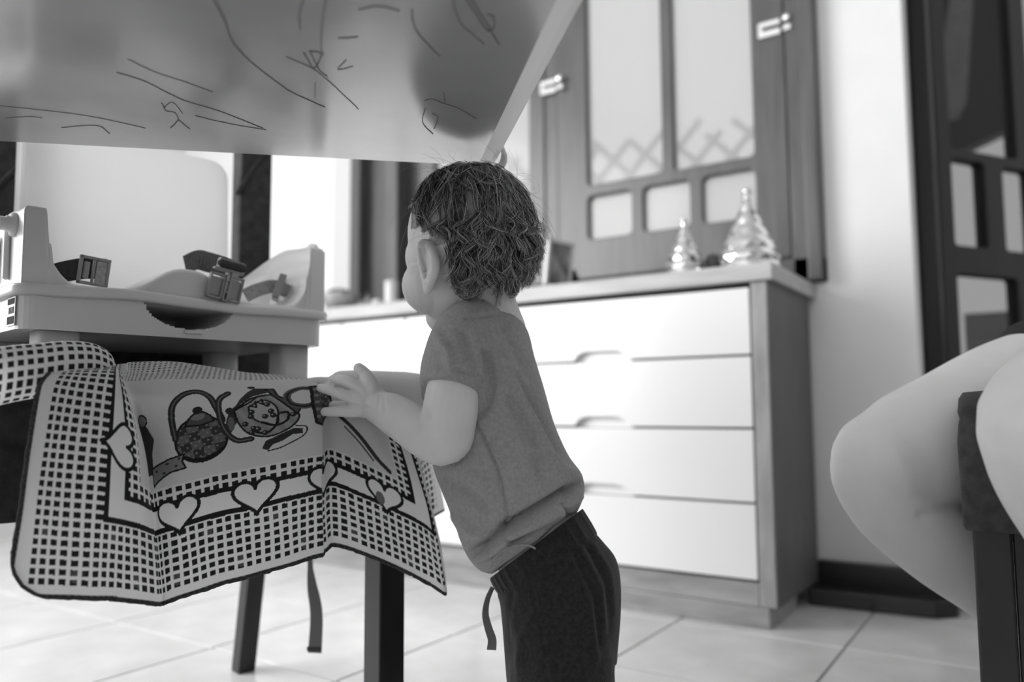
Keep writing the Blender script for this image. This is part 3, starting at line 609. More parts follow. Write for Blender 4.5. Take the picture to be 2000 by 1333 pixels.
# ------------------------------------------------------------------ tea towel
PIT = 0.0084
def fp(x, y, off): return PV(x, y, CO+CB*(off-0.032), CB)
# columns: u (in print pitches), then points from hem to the back of the seat: (x, y, offset behind the seat front)
colsd = [
 (0.0,  [(12, 1165, -.032), (34, 1030, -.030), (54, 880, -.026), (76, 752, -.020), (92, 733, -.008), (96, 726, .02), (98, 722, .05)]),
 (4.5,  [(104, 1168, -.046), (112, 1030, -.044), (126, 880, -.038), (148, 748, -.024), (156, 728, -.010), (158, 720, .02), (160, 716, .05)]),
 (8.9,  [(195, 1171, -.052), (203, 1020, -.050), (213, 870, -.044), (222, 742, -.028), (224, 724, -.012), (226, 716, .02), (228, 712, .05)]),
 (13.3, [(268, 1177, -.044), (266, 1010, -.042), (262, 870, -.038), (243, 760, -.024), (236, 728, -.008), (236, 718, .02), (238, 711, .05)]),
 (16.0, [(309, 1182, -.026), (298, 1020, -.026), (284, 890, -.022), (254, 775, -.012), (242, 740, .004), (244, 724, .03), (246, 710, .06)]),
 (17.2, [(314, 1181, -.006), (301, 1020, -.004), (284, 890, .002), (256, 775, .004), (246, 750, .012), (250, 728, .04), (252, 708, .065)]),
 (18.8, [(326, 1177, -.010), (312, 1020, -.006), (298, 890, .000), (278, 790, .000), (268, 752, .010), (270, 730, .04), (275, 707, .065)]),
 (21.5, [(372, 1162, -.020), (360, 1010, -.016), (345, 880, -.010), (330, 780, -.006), (318, 746, .008), (322, 730, .04), (330, 706, .068)]),
 (25.5, [(440, 1140, -.028), (430, 990, -.024), (418, 870, -.018), (405, 780, -.012), (395, 748, .006), (398, 732, .04), (405, 715, .07)]),
 (30.0, [(520, 1118, -.032), (512, 975, -.028), (505, 860, -.022), (495, 785, -.014), (486, 752, .004), (484, 738, .04), (482, 728, .07)]),
 (34.0, [(592, 1097, -.036), (588, 955, -.032), (584, 850, -.024), (576, 785, -.014), (566, 752, .004), (560, 738, .04), (548, 733, .07)]),
 (36.4, [(630, 1086, -.032), (628, 940, -.028), (627, 840, -.020), (624, 780, -.010), (615, 750, .006), (602, 742, .04), (585, 738, .07)]),
 (37.2, [(634, 1078, -.010), (629, 930, -.006), (627, 835, .000), (625, 785, .006), (622, 754, .016), (612, 744, .045), (595, 740, .075)]),
 (38.6, [(648, 1066, -.012), (642, 925, -.008), (638, 840, -.002), (636, 790, .004), (634, 758, .014), (626, 747, .045), (612, 743, .08)]),
 (43.0, [(726, 1089, -.028), (712, 945, -.022), (700, 850, -.012), (692, 800, -.004), (686, 766, .010), (676, 752, .045), (660, 747, .09)]),
 (47.5, [(796, 1120, -.046), (778, 965, -.034), (758, 870, -.020), (742, 812, -.006), (732, 774, .010), (722, 758, .05), (706, 750, .10)]),
 (51.5, [(848, 1148, -.064), (826, 985, -.046), (800, 890, -.026), (776, 824, -.006), (762, 782, .012), (750, 764, .055), (735, 753, .11)]),
 (53.3, [(872, 1162, -.074), (838, 985, -.050), (812, 892, -.026), (786, 826, .000), (768, 784, .020), (756, 766, .065), (742, 755, .12)]),
 (54.6, [(858, 1050, -.030), (836, 965, -.016), (814, 886, .000), (790, 826, .018), (774, 786, .035), (762, 768, .08), (748, 756, .13)]),
 (57.5, [(838, 1022, .020), (832, 950, .030), (820, 880, .040), (798, 826, .048), (782, 788, .058), (768, 769, .095), (752, 757, .14)]),
 (61.5, [(868, 998, .050), (856, 930, .060), (838, 868, .068), (814, 822, .076), (792, 788, .084), (776, 769, .115), (756, 757, .15)]),
]
cu = np.array([c[0] for c in colsd]); CP = np.array([[fp(*q) for q in c[1]] for c in colsd])   # (cols, 7, 3)
def pch(xk, Y, x):
    """monotone cubic (PCHIP) along axis 0"""
    h = np.diff(xk); sh = (-1,)+(1,)*(Y.ndim-1); dl = np.diff(Y, axis=0)/h.reshape(sh); d = np.zeros_like(Y)
    w1 = (2*h[1:]+h[:-1]).reshape(sh); w2 = (h[1:]+2*h[:-1]).reshape(sh); a, b = dl[:-1], dl[1:]
    with np.errstate(divide='ignore', invalid='ignore'): hm = (w1+w2)/(w1/a+w2/b)
    d[1:-1] = np.where(a*b > 0, hm, 0); d[0] = dl[0]; d[-1] = dl[-1]
    i = np.clip(np.searchsorted(xk, x)-1, 0, len(xk)-2); t = ((x-xk[i])/h[i]).reshape(sh); hh = h[i].reshape(sh)
    return (2*t**3-3*t**2+1)*Y[i]+(t**3-2*t**2+t)*hh*d[i]+(-2*t**3+3*t**2)*Y[i+1]+(t**3-t**2)*hh*d[i+1]
NU, NV = 860, 430
uu = np.linspace(0, 61.5, NU); K = pch(cu, CP, uu)               # (NU,7,3)
kk = np.linspace(0, 6, 7); ss = np.concatenate([np.linspace(0, 3.2, int(NV*0.72), endpoint=False), np.linspace(3.2, 6, NV-int(NV*0.72))])
G = pch(kk, K.transpose(1, 0, 2), ss)                             # (NV,NU,3)
arc = np.zeros((NV, NU)); arc[1:] = np.cumsum(np.linalg.norm(np.diff(G, axis=0), axis=2), axis=0); vvv = arc/PIT
uug = np.broadcast_to(uu, (NV, NU))
# light undulation of the weave
nrm = CB; G = G+((0.0016*np.sin(uug*0.55+1.0)*np.sin(vvv*0.22+0.5)+0.0008*np.sin(uug*1.3+vvv*0.5))[..., None])*nrm
UTOT = 63.0
def heart(cx, cy, r, k=48):
    t = np.linspace(0, 2*math.pi, k, endpoint=False); x = 16*np.sin(t)**3; y = 13*np.cos(t)-5*np.cos(2*t)-2*np.cos(3*t)-np.cos(4*t); return np.stack([cx+x*r/16, cy+y*r/16], 1)
def closed(p): p = [tuple(q) for q in p]; return p+[p[0]]
def ell(cx, cy, rx, ry, k=32, rot=0):
    t = np.linspace(0, 2*math.pi, k, endpoint=False); c, s = math.cos(rot), math.sin(rot); x, y = rx*np.cos(t), ry*np.sin(t); return [(cx+c*a-s*b, cy+s*a+c*b) for a, b in zip(x, y)]
LIGHT, DARK = 0.88, 0.020
def print_grey(u, v):
    u = u.ravel(); v = v.ravel(); g = np.full(u.shape, LIGHT)
    sq = (np.abs((u-1.75) % 1-0.5) < 0.315) & (np.abs((v-1.1) % 1-0.5) < 0.315)
    UR = 53.6; ue = np.minimum(u, np.where(u < 57, UR+0*u-u+0.0, 99)); ue = np.where(u < 27, u, np.maximum(UR+8.2-u, 0))   # distance from the nearer side hem
    v_in = v >= 8.1; u_in = ue >= 8.75
    outer = ~(v_in & u_in) & (v > 1.15) & (ue > 1.75); g[outer & sq] = DARK
    inner_zone = v_in & u_in
    # border lines and the plain band
    vb = v; ub = ue
    l1 = inner_zone & ((vb < 8.75) | (ub < 9.45)); g[l1] = DARK
    teeth = (~inner_zone) & (ub > 8.3) & (ub < 8.75) & (np.abs((v-1.1) % 1-0.5) < 0.315) & (v > 8.1); g[teeth] = DARK
    band = inner_zone & ~l1; b2_ = band & (vb >= 10.9) & (ub >= 11.7)
    l2 = b2_ & ((vb < 11.5) | (ub < 12.3)); g[l2] = DARK
    sq2z = b2_ & ~l2 & ((vb < 13.3) | (ub < 14.1)); sq2 = (np.abs((u-1.75) % 1-0.5) < 0.315) & (np.abs((v-11.25) % 1-0.5) < 0.315); g[sq2z & sq2] = DARK
    g[sq2z & (vb < 11.75) & (np.abs((u-1.75) % 1-0.5) < 0.315)] = DARK
    field = b2_ & ~l2 & ~sq2z; g[field] = LIGHT*0.86
    # far dotted border on the seat
    dz_ = (v > 27.5); dot = dz_ & (((u*1.9) % 1-0.5)**2+((v*1.9) % 1-0.5)**2 < 0.07); g[dot] = DARK*1.5
    def fill(poly, val):
        p = np.array(poly); k = (u > p[:, 0].min()) & (u < p[:, 0].max()) & (v > p[:, 1].min()) & (v < p[:, 1].max()); idx = np.nonzero(k)[0]
        if len(idx): s = inpoly(u[idx], v[idx], [tuple(q) for q in p]); g[idx[s]] = val
        return idx[s] if len(idx) else idx
    def line(pl, wd, val=DARK):
        p = np.array(pl); k = (u > p[:, 0].min()-wd) & (u < p[:, 0].max()+wd) & (v > p[:, 1].min()-wd) & (v < p[:, 1].max()+wd); idx = np.nonzero(k)[0]
        if len(idx): s = seg_dist(u[idx], v[idx], [tuple(q) for q in p]) < wd; g[idx[s]] = val
    for cx in (20.9, 29.3, 37.4, 45.6):
        h = heart(cx, 9.9, 2.35); fill(h, LIGHT); line(closed(h), 0.2)
    fill(ell(44.9, 9.2, 0.6, 0.9), 0.18)
    for cy in (16.8,):
        h = heart(0, 0, 2.75); h = np.stack([11.0+h[:, 1]*1.05, cy+h[:, 0]*0.92], 1); fill(h, LIGHT); line(closed(h), 0.22)
    # kettle with tall hooped handle and chequered body
    kx, ky = 24.2, 18.0
    body = ell(kx, ky, 2.8, 2.75); ix = fill(body, 0.16)
    ch = ((np.floor((u[ix]-kx)*0.85+(v[ix]-ky)*0.12)+np.floor((v[ix]-ky)*0.95-(u[ix]-kx)*0.1)) % 2) > 0; g[ix[ch]] = 0.055
    fl = (np.sin(u[ix]*7)*np.sin(v[ix]*7) > 0.72); g[ix[fl]] = 0.30
    line(closed(body), 0.13); line([q for q in body if q[1] < ky-1.2][::-1] if False else [(kx-2.0, ky-1.8), (kx-1, ky-2.4), (kx+0.2, ky-2.55), (kx+1.4, ky-2.2), (kx+2.1, ky-1.7)], 0.24)
    lid = [(kx-1.5, ky+1.91), (kx-1.1, ky+2.63), (kx-0.5, ky+3.16), (kx+0.6, ky+3.24), (kx+1.3, ky+2.63), (kx+1.6, ky+1.95), (kx, ky+1.64)]; fill(lid, 0.10); fill(ell(kx-0.05, ky+2.78, 0.75, 0.45), 0.24); line(closed(lid), 0.1)
    fill(ell(kx, ky+3.58, 0.55, 0.42), 0.03)
    hoop = spline([(kx-2.7, ky+0.68), (kx-2.75, ky+3.01), (kx-2.4, ky+4.76), (kx-1.2, ky+5.82), (kx+0.4, ky+5.97), (kx+1.5, ky+5.06), (kx+2.0, ky+3.54), (kx+2.5, ky+1.87)], 60); line(hoop, 0.36, 0.035); line(hoop[::1], 0.10, 0.13)
    sp = [(kx+2.5, ky-0.6), (kx+3.3, ky+0.15), (kx+3.9, ky+1.22), (kx+4.0, ky+2.63), (kx+4.7, ky+3.54), (kx+4.0, ky+3.39), (kx+3.3, ky+2.78), (kx+2.9, ky+1.72), (kx+2.6, ky+0.61)]; fill(sp, 0.05); fill(ell(kx+3.35, ky+1.14, 0.35, 0.9), 0.17)
    # rounded pot with berries, tilted
    px_, py_, rt = 30.8, 19.8, 0.36
    def R(a, b): c, s = math.cos(rt), math.sin(rt); return (px_+c*a-s*b, py_+s*a+c*b)
    bd2 = [R(*q) for q in spline([(-2.3, 1.9), (-2.6, 0.2), (-2.2, -1.6), (-0.6, -2.9), (1.6, -2.9), (2.9, -1.8), (2.4, 0.2), (1.9, 2.0), (0, 2.5), (-2.3, 1.9)], 50)]
    ix = fill(bd2, 0.34); g[ix] *= 0.85+0.3*np.sin(u[ix]*2.1+v[ix]*1.3)**2
    hv = [R(*q) for q in spline([(-0.9, 1.6), (0.9, 1.7), (1.5, 0.4), (1.1, -1.0), (0.4, -1.9), (-0.6, -0.9), (-1.2, 0.4), (-0.9, 1.6)], 40)]; fill(hv, 0.50); line(hv, 0.10)
    line([R(*q) for q in spline([(-0.6, -0.8), (0.4, -1.9), (1.6, -1.9), (2.1, -1.0), (1.5, -0.7)], 20)], 0.14); line([R(*q) for q in spline([(1.1, -0.9), (0.4, -1.9), (-0.8, -2.3), (-1.6, -1.6), (-1.2, -1.2)], 20)], 0.14); line(bd2, 0.11)
    for a, b in ((0, -0.3), (0.75, -0.6), (0.8, 0.0), (-0.9, 0.9), (-1.2, 0.4), (0.9, 1.0), (-2.1, -0.2), (-1.6, -1.1), (-2.0, -1.5), (-0.9, -2.2), (2.4, -1.5), (-1.3, -1.4)):
        q = R(a, b); fill(ell(q[0], q[1], 0.33, 0.33, 14), 0.035); fill(ell(q[0]-0.08, q[1]+0.08, 0.1, 0.1, 8), 0.4)
    ld = [R(*q) for q in [(-2.1, 2.2), (-1.2, 2.9), (0.2, 3.6), (1.0, 3.9), (1.9, 3.4), (1.8, 2.5), (0.2, 2.7)]]; fill(ld, 0.05); line([R(*q) for q in ((-2.3, 1.9), (-0.5, 2.1), (0.6, 2.4), (1.9, 2.1))], 0.1)
    line([R(*q) for q in [(-0.7, 1.7), (-0.2, 1.2), (0.1, 1.9), (0.6, 1.2), (0.8, 1.9)]], 0.1); fill(ell(*R(0.9, 4.2), 0.4, 0.3), 0.04)
    hd = [R(*q) for q in spline([(-1.7, 4.3), (-3.0, 3.8), (-3.9, 2.0), (-4.2, 0.0), (-3.7, -1.6), (-2.4, -2.2)], 40)]; line(hd, 0.34, 0.04); line(hd, 0.07, 0.18)
    fill(ell(*R(-2.7, 2.1), 0.42, 0.42, 16), 0.04)
    ft = [R(*q) for q in [(-1.3, -3.2), (1.7, -3.2), (2.5, -3.7), (2.2, -4.3), (1.3, -3.9), (0.1, -4.1), (-0.9, -4.0), (-1.6, -4.4), (-2.0, -3.9)]]; fill(ft, 0.045); line([R(*q) for q in spline([(2.0, -3.0), (2.9, -3.7), (2.2, -4.6), (-0.2, -4.8), (-1.6, -4.5)], 24)], 0.08)
    spt = [R(*q) for q in [(1.9, 3.3), (2.6, 2.9), (2.4, 1.6), (3.0, 0.2), (3.3, -1.2), (2.8, -1.6), (2.4, 0.0), (2.0, 1.8)]]; fill(spt, 0.10); line(closed(spt), 0.1)
    # third pot under the hand, handle to the left
    tx, ty = 37.1, 20.2
    hd3 = spline([(tx-0.9, ty+2.6), (tx-2.4, ty+2.9), (tx-3.7, ty+2.0), (tx-3.6, ty+0.6), (tx-2.3, ty+0.0), (tx-0.9, ty+0.3)], 40); line(hd3, 0.36, 0.12); line(hd3[::2], 0.12, 0.03)
    b3 = [(tx-1.3, ty+3.1), (tx+0.8, ty+3.3), (tx+2.2, ty+1.8), (tx+2.6, ty-0.2), (tx+1.8, ty-2.2), (tx+0.2, ty-3.2), (tx-1.2, ty-2.4), (tx-1.5, ty+0.2)]; ix = fill(b3, 0.10); g[ix[np.sin(u[ix]*5)*np.sin(v[ix]*6) > 0.3]] = 0.3; line(closed(b3), 0.18)
    # ribboned spoon shape under the forearm and the half-hidden pot in the left fold
    line(spline([(40.8, 18.6), (42.2, 18.0), (43.6, 16.8), (45.2, 14.9), (46.6, 13.9)], 24), 0.36, 0.05); line(spline([(41.4, 17.4), (43.0, 16.2), (44.6, 14.4)], 16), 0.16, 0.10)
    lx, ly = 18.0, 19.6
    fill(ell(lx+0.2, ly+2.2, 0.75, 0.75, 18), 0.25); line(ell(lx+0.2, ly+2.2, 0.75, 0.75, 18), 0.1)
    fill([(lx-1.5, ly+2.0), (lx+0.8, ly+1.4), (lx+1.4, ly-0.3), (lx+0.9, ly-2.0), (lx+0.7, ly-4.4), (lx-1.5, ly-4.4)], 0.055)
    rb = [(lx+0.5, ly-3.8), (lx+2.6, ly-3.1), (lx+4.2, ly-2.9), (lx+3.9, ly-3.7), (lx+4.2, ly-4.6), (lx+2.6, ly-4.7), (lx+0.4, ly-5.9)]; fill(rb, 0.26); line(closed(rb), 0.11)
    for a, b in ((1.2, -4.2), (2.0, -4.6), (2.4, -3.6), (3.2, -4.1), (3.6, -3.3)): fill(ell(lx+a, ly+b, 0.16, 0.16, 10), 0.04)
    # overlocked hem
    hem = (v < 0.36) | (u < 0.36); zz = np.sin((u+v)*9) > 0.1; g[hem & zz] = 0.03; g[hem & ~zz] = 0.12
    faded = (np.sin(u*0.9+2)*np.sin(v*0.7) > 0.86) & (g < 0.05) & (v < 8); g[faded] = 0.09
    return g
grey = print_grey(uug, vvv)
# second piece of the same cloth: the rolled fold at the upper left
NA, NB = 150, 90
ka = np.linspace(0, 1, NA); rollc = spline([(-60, 750), (0, 738), (60, 726), (120, 714), (175, 714), (214, 732), (226, 750)], NA)
rr = np.interp(ka, [0, .5, .8, 1], [0.030, 0.027, 0.022, 0.008]); ang_ = np.linspace(-1.6, 3.3, NB)
G2 = np.zeros((NB, NA, 3)); c3 = np.array([fp(x, y, 0.012+0.03*k) for (x, y), k in zip(rollc, ka)])
for j in range(NA):
    G2[:, j] = c3[j]+rr[j]*(np.sin(ang_)[:, None]*-CB*0.9+np.cos(ang_)[:, None]*ZUP*0.95)
G2 += (0.0015*np.sin(np.linspace(0, 9, NA))[None, :, None])*ZUP
u2 = np.broadcast_to(np.linspace(1.75, 20, NA), (NB, NA)); v2 = np.broadcast_to((np.linspace(1, 0, NB)*13)[:, None], (NB, NA))
g2 = np.full(u2.shape, LIGHT); s2 = (np.abs((u2-1.75) % 1-0.5) < 0.30) & (np.abs(v2 % 1-0.5) < 0.30); g2[s2 & (v2 < 9)] = DARK; g2[(v2 > 9.0) & (v2 < 9.7)] = DARK
V = np.vstack([G.reshape(-1, 3), G2.reshape(-1, 3)]); gall = np.concatenate([grey, g2.ravel()])
idx = np.arange(NV*NU).reshape(NV, NU); F1 = np.stack([idx[:-1, :-1], idx[:-1, 1:], idx[1:, 1:], idx[1:, :-1]], -1).reshape(-1, 4)
uf, vf = uug[:-1, :-1].ravel(), vvv[:-1, :-1].ravel(); rad = 4.2
F1 = F1[~((uf < rad) & (vf < rad) & ((uf-rad)**2+(vf-rad)**2 > rad**2))]
idx2 = NV*NU+np.arange(NB*NA).reshape(NB, NA); F2 = np.stack([idx2[:-1, :-1], idx2[:-1, 1:], idx2[1:, 1:], idx2[1:, :-1]], -1).reshape(-1, 4)
FF = np.vstack([F1, F2]); used = np.unique(FF); remap = np.full(len(V), -1); remap[used] = np.arange(len(used)); V = V[used]; gall = gall[used]; FF = remap[FF]
towL = CO+CA*-0.2+CB*0.05+ZUP*0.448
me = bpy.data.meshes.new('tea_towel'); me.vertices.add(len(V)); me.vertices.foreach_set('co', (V-towL).ravel())
me.loops.add(FF.size); me.loops.foreach_set('vertex_index', FF.ravel().astype(np.int32)); me.polygons.add(len(FF)); me.polygons.foreach_set('loop_start', np.arange(0, FF.size, 4, dtype=np.int32)); me.update(calc_edges=True); me.validate()
at = me.color_attributes.new('print', 'FLOAT_COLOR', 'POINT'); at.data.foreach_set('color', np.stack([gall, gall, gall, np.ones_like(gall)], 1).ravel().astype(np.float32))
m_tow = mat('printed cotton', 0.6, 0.9, 0.15, bump=0.25, bscale=1400, sheen=0.1); nt = m_tow.node_tree; an = nt.nodes.new('ShaderNodeAttribute'); an.attribute_name = 'print'
bs = nt.nodes['Principled BSDF']; nt.links.new(an.outputs['Color'], bs.inputs['Base Color'])
tl_ = nt.nodes.new('ShaderNodeBsdfTranslucent'); mx_ = nt.nodes.new('ShaderNodeMixShader'); mx_.inputs[0].default_value = 0.35; nt.links.new(an.outputs['Color'], tl_.inputs[0])
nt.links.new(bs.outputs[0], mx_.inputs[1]); nt.links.new(tl_.outputs[0], mx_.inputs[2]); nt.links.new(mx_.outputs[0], nt.nodes['Material Output'].inputs['Surface'])
tow = empty('tea_towel', towL); tag(tow, 'printed tea towel with hearts and teapots hanging over the chair seat', 'tea towel')
to = link('printed_cloth', me, m_tow, tow, smooth=True)
hemp = np.vstack([[G[i, 0] for i in range(int(NV*0.72), 40, -6)]]); cutm = [(rad-rad*math.cos(t), rad-rad*math.sin(t)) for t in np.linspace(0, math.pi/2, 10)]
def at_uv(u, v):
    j = int(np.clip(u/61.5*(NU-1), 0, NU-1)); i = int(np.searchsorted(vvv[:, j], v)); return G[min(i, NV-1), j]
left = [at_uv(0.0, v) for v in np.linspace(30, rad, 60)]; cor = [at_uv(a, b) for a, b in cutm]; bot = [G[0, j] for j in range(int(rad/61.5*NU), int(53.3/61.5*NU), 5)]
hm = np.array(left+cor+bot); hm = hm+rng.normal(0, 0.0003, hm.shape)
mk('hem_stitching', tube(hm, 0.0017, 6, None, False), mat('dark overlock thread', 0.035, 0.9, noise=0.8, nscale=500), tow, smooth=True)
# ------------------------------------------------------------------ toddler
m_skin = mat('skin', 0.68, 0.5, 0.35, noise=0.05, nscale=25, bump=0.05, bscale=300, sss=0.25)
m_skin2 = mat('skin of the adult', 0.62, 0.48, 0.4, noise=0.05, nscale=18, bump=0.04, bscale=250, sss=0.2)
m_shirt = mat('grey jersey', 0.31, 0.95, 0.1, noise=0.12, nscale=260, bump=0.35, bscale=700, sheen=0.25)
m_pants = mat('dark sweatpants fleece', 0.024, 0.95, 0.1, noise=0.35, nscale=240, bump=0.5, bscale=600, sheen=0.2)
m_cord = mat('grey drawstring', 0.17, 0.85, 0.2, bump=0.4, bscale=700)
DC = 0.91
kid = empty('person', P(1100, 1500, 0.92)*[1, 1, 0]); tag(kid, 'toddler in grey T-shirt and dark sweatpants leaning on the covered chair', 'person')
hfh = az(-50); hs = az(-140); tl_a = math.radians(9)
hf = hfh*math.cos(tl_a)-ZUP*math.sin(tl_a); hu = ZUP*math.cos(tl_a)+hfh*math.sin(tl_a)
HC = P(917, 455, DC)
def Hd(f, s, u): return HC+hf*f+hs*s+hu*u
AX = (0.0775, 0.065, 0.0765)
def ball(c, r): return ellipsoid(c, [[r, 0, 0], [0, r, 0], [0, 0, r]], 14, 18)
parts = [ellipsoid(HC, [hf*AX[0], hs*AX[1], hu*AX[2]], 28, 40), ellipsoid(Hd(.033, 0, -.046), [hf*.050, hs*.052, hu*.054]), ball(Hd(.046, .025, -.054), .034), ball(Hd(.046, -.025, -.054), .034), ball(Hd(.058, 0, -.086), .020),
         ball(Hd(.040, .018, -.020), .036), ball(Hd(.040, -.018, -.020), .036), ellipsoid(Hd(.088, 0, -.036), [hf*.010, hs*.008, hu*.011]), ellipsoid(Hd(.089, 0, -.066), [hf*.006, hs*.015, hu*.004]), ellipsoid(Hd(.087, 0, -.073), [hf*.006, hs*.013, hu*.004]),
         ellipsoid(Hd(-.026, 0, -.040), [hf*.038, hs*.042, hu*.036])]
parts.append(tube([P(928, 540, .915), P(938, 595, .918), P(950, 650, .92)], [.044, .042, .047], 20, 10))
# near ear
ed = 0.853
ear = [(820, 481), (828, 475), (838, 481), (845, 494), (849, 511), (848, 529), (842, 545), (837, 557), (835, 567)]
parts.append(tube([P(x, y, ed+0.004*math.sin(i)) for i, (x, y) in enumerate(ear)], [.0045, .0052, .0058, .006, .006, .006, .0062, .0066, .0052], 10, 40))
parts.append(tube([P(820, 484, ed+.006), P(822, 505, ed+.008), P(828, 530, ed+.008), P(833, 552, ed+.004)], [.004, .0045, .005, .005], 8, 16))
parts.append(ellipsoid(P(840, 522, ed+.022), [Rv*.010, Fv*.020, Uv*.026]))
parts.append(ellipsoid(Hd(-.004, -.070, -.032), [hf*.016, hs*.008, hu*.028]))
# torso, arms
parts.append(tube([P(950, 650, .92), P(960, 760, .92), P(978, 870, .92), P(1008, 960, .92), P(1064, 1085, .92)], [.046, .052, .056, .056, .056], 20, 20))
parts.append(tube([P(918, 672, .872), P(890, 740, .853), P(880, 800, .845), P(873, 852, .842)], [.022, .0275, .0300, .0290], 22, 18))
parts.append(tube([P(877, 838, .842), P(866, 862, .843), P(830, 847, .855), P(792, 824, .872), P(762, 806, .884), P(741, 797, .890)], [.0270, .0270, .0262, .0240, .0222, .0190], 22, 24))
# near hand on the cloth
parts.append(ellipsoid(P(716, 780, .898), [(-Rv*.92+Uv*.25)*.0225, Fv*.011, (Uv*.95+Rv*.25)*.0225]))
parts.append(ellipsoid(P(735, 790, .894), [Rv*.016, Fv*.013, Uv*.019]))
def finger(px, r): return tube([P(x, y, d) for x, y, d in px], r, 12, 14)
parts += [finger([(728, 765, .893), (722, 744, .893), (713, 731, .895), (701, 720, .898)], [.0085, .0080, .0072, .0066]),
          finger([(718, 765, .896), (695, 753, .892), (672, 743, .894), (650, 741, .905)], [.0076, .0068, .0062, .0054]),
          finger([(708, 783, .898), (682, 776, .897), (655, 766, .902), (627, 758, .915)], [.0076, .0069, .0064, .0055]),
          finger([(708, 792, .902), (686, 793, .910), (666, 793, .918), (650, 792, .926)], [.0070, .0064, .0060, .0052]),
          finger([(712, 801, .896), (690, 804, .897), (662, 804, .902), (634, 805, .910)], [.0076, .0072, .0064, .0054])]
# far arm and hand
parts.append(tube([P(905, 690, .97), P(880, 750, .985), P(850, 785, .99)], [.036, .031, .029], 18, 12))
parts.append(tube([P(852, 784, .99), P(800, 770, .988), P(745, 760, .982), P(695, 752, .975), P(668, 750, .972)], [.029, .0275, .0228, .0185, .0165], 18, 18))
parts.append(ellipsoid(P(655, 751, .972), [Rv*.019, Fv*.018, Uv*.0105]))
for k, (dx, dd) in enumerate(((0, -.012), (6, -.003), (4, .006), (-6, .014))):
    parts.append(finger([(650, 750, .972+dd), (628+dx, 747, .971+dd), (606+dx, 749, .970+dd), (592+dx, 756, .968+dd)], [.0074, .0070, .0063, .0052]))
parts.append(finger([(662, 753, .958), (645, 757, .950), (630, 762, .945)], [.0078, .0072, .006]))
# legs and feet
def leg_pts(d): return [P(1090, 1130, .92+(d-.92)*.6), P(1100, 1290, d), P(1108, 1400, d), P(1112, 1500, d)]
for d in (.882, .968):
    L = leg_pts(d); parts.append(tube(L, [.05, .044, .034, .026], 18, 14)); a_ = L[-1].copy(); a_[2] = 0.022
    parts.append(tube([L[-1], a_+[0, 0, .012]], [.026, .022], 14, 6)); ff = az(-62)
    parts.append(tube([a_-ff*.02, a_+ff*.03, a_+ff*.062], [.021, .021, .017], 16, 10))
    for t in range(5): parts.append(tube([a_+ff*.06+np.cross(ZUP, ff)*(.014-.007*t)-ZUP*.008, a_+ff*(.083-.003*abs(t-1))+np.cross(ZUP, ff)*(.015-.0075*t)-ZUP*.014], [.0062, .0055], 8, 6))
body = remesh(join(*parts), 0.0017, 4, folds([([(652, 751), (680, 760), (706, 774)], -.0022, 3), ([(676, 789), (700, 793), (716, 797)], -.0018, 3), ([(722, 752), (712, 762)], -.0015, 3), ([(650, 739), (656, 745)], .0005, 3), ([(741, 775), (738, 800), (735, 828)], -.0012, 3), ([(748, 772), (752, 800), (742, 832)], -.0012, 3), ([(826, 800), (838, 815)], -.003, 6), ([(690, 760), (686, 775)], -.0008, 3), ([(664, 752), (660, 762)], -.0006, 3), ([(713, 722), (704, 732)], -.0006, 2), ([(821, 490), (826, 510), (830, 528)], -.004, 4), ([(833, 540), (829, 552)], -.003, 4)]))
mk('body', body, m_skin, kid, smooth=True)
for s in (1, -1):
    e_ = mk('eye', ellipsoid(Hd(.0735, .024*s, -.026), [hf*.005, hs*.009, hu*.006]), mat('eye', 0.7, 0.2), kid, smooth=True)
    mk('iris', ellipsoid(Hd(.0775, .024*s, -.026), [hf*.002, hs*.005, hu*.005]), m_black, e_, smooth=True)
# T-shirt
def sil(L, R, d, t, n=40, sq=0.9):
    pl, pr = P(L[0], L[1], d), P(R[0], R[1], d); c = (pl+pr)/2; a = (pr-pl)/2; b = (c-CAM)/np.linalg.norm(c-CAM)*t
    th = np.linspace(0, 2*math.pi, n, endpoint=False); cs, sn = np.cos(th), np.sin(th)
    return c+(np.sign(cs)*np.abs(cs)**sq)[:, None]*a+(np.sign(sn)*np.abs(sn)**sq)[:, None]*b
def smooth_rings(rg, n):
    A = np.array(rg); k = A.shape[1]; return [r.reshape(k, 3) for r in spline(A.reshape(len(A), -1), n)]
rg = [sil((912, 610), (986, 600), .92, .036), sil((893, 622), (1004, 612), .92, .052), sil((866, 650), (1030, 645), .92, .074), sil((850, 700), (1044, 700), .92, .080), sil((842, 770), (1064, 765), .92, .080), sil((838, 840), (1084, 832), .92, .080),
      sil((846, 908), (1108, 890), .92, .080), sil((866, 965), (1136, 930), .92, .081), sil((890, 1025), (1140, 966), .92, .081), sil((908, 1078), (1124, 1004), .92, .078), sil((934, 1112), (1102, 1016), .92, .073), sil((960, 1122), (1088, 1030), .92, .066)]
shirt = [loft(smooth_rings(rg, 60))]
def sleeve(pts, rad, inner):
    c = spline(np.hstack([np.array(pts), np.array(rad)[:, None]]), 18); pt, rd = c[:, :3], c[:, 3]
    t = pt[-1]-pt[-3]; t /= np.linalg.norm(t); pp = list(pt)+[pt[-1]+t*.0025, pt[-1]+t*.001, pt[-1]-t*.008, pt[-1]-t*.022]; rr_ = list(rd)+[rd[-1]-.0008, inner+.0008, inner, inner]
    return tube(np.array(pp), np.array(rr_), 28, None, False)
shirt.append(sleeve([P(944, 640, .90), P(915, 672, .878), P(893, 715, .860), P(881, 757, .850)], [.042, .0435, .0390, .0350], .0318))
shirt.append(sleeve([P(940, 650, .94), P(905, 690, .965), P(878, 745, .983), P(858, 785, .988)], [.042, .042, .037, .034], .031))
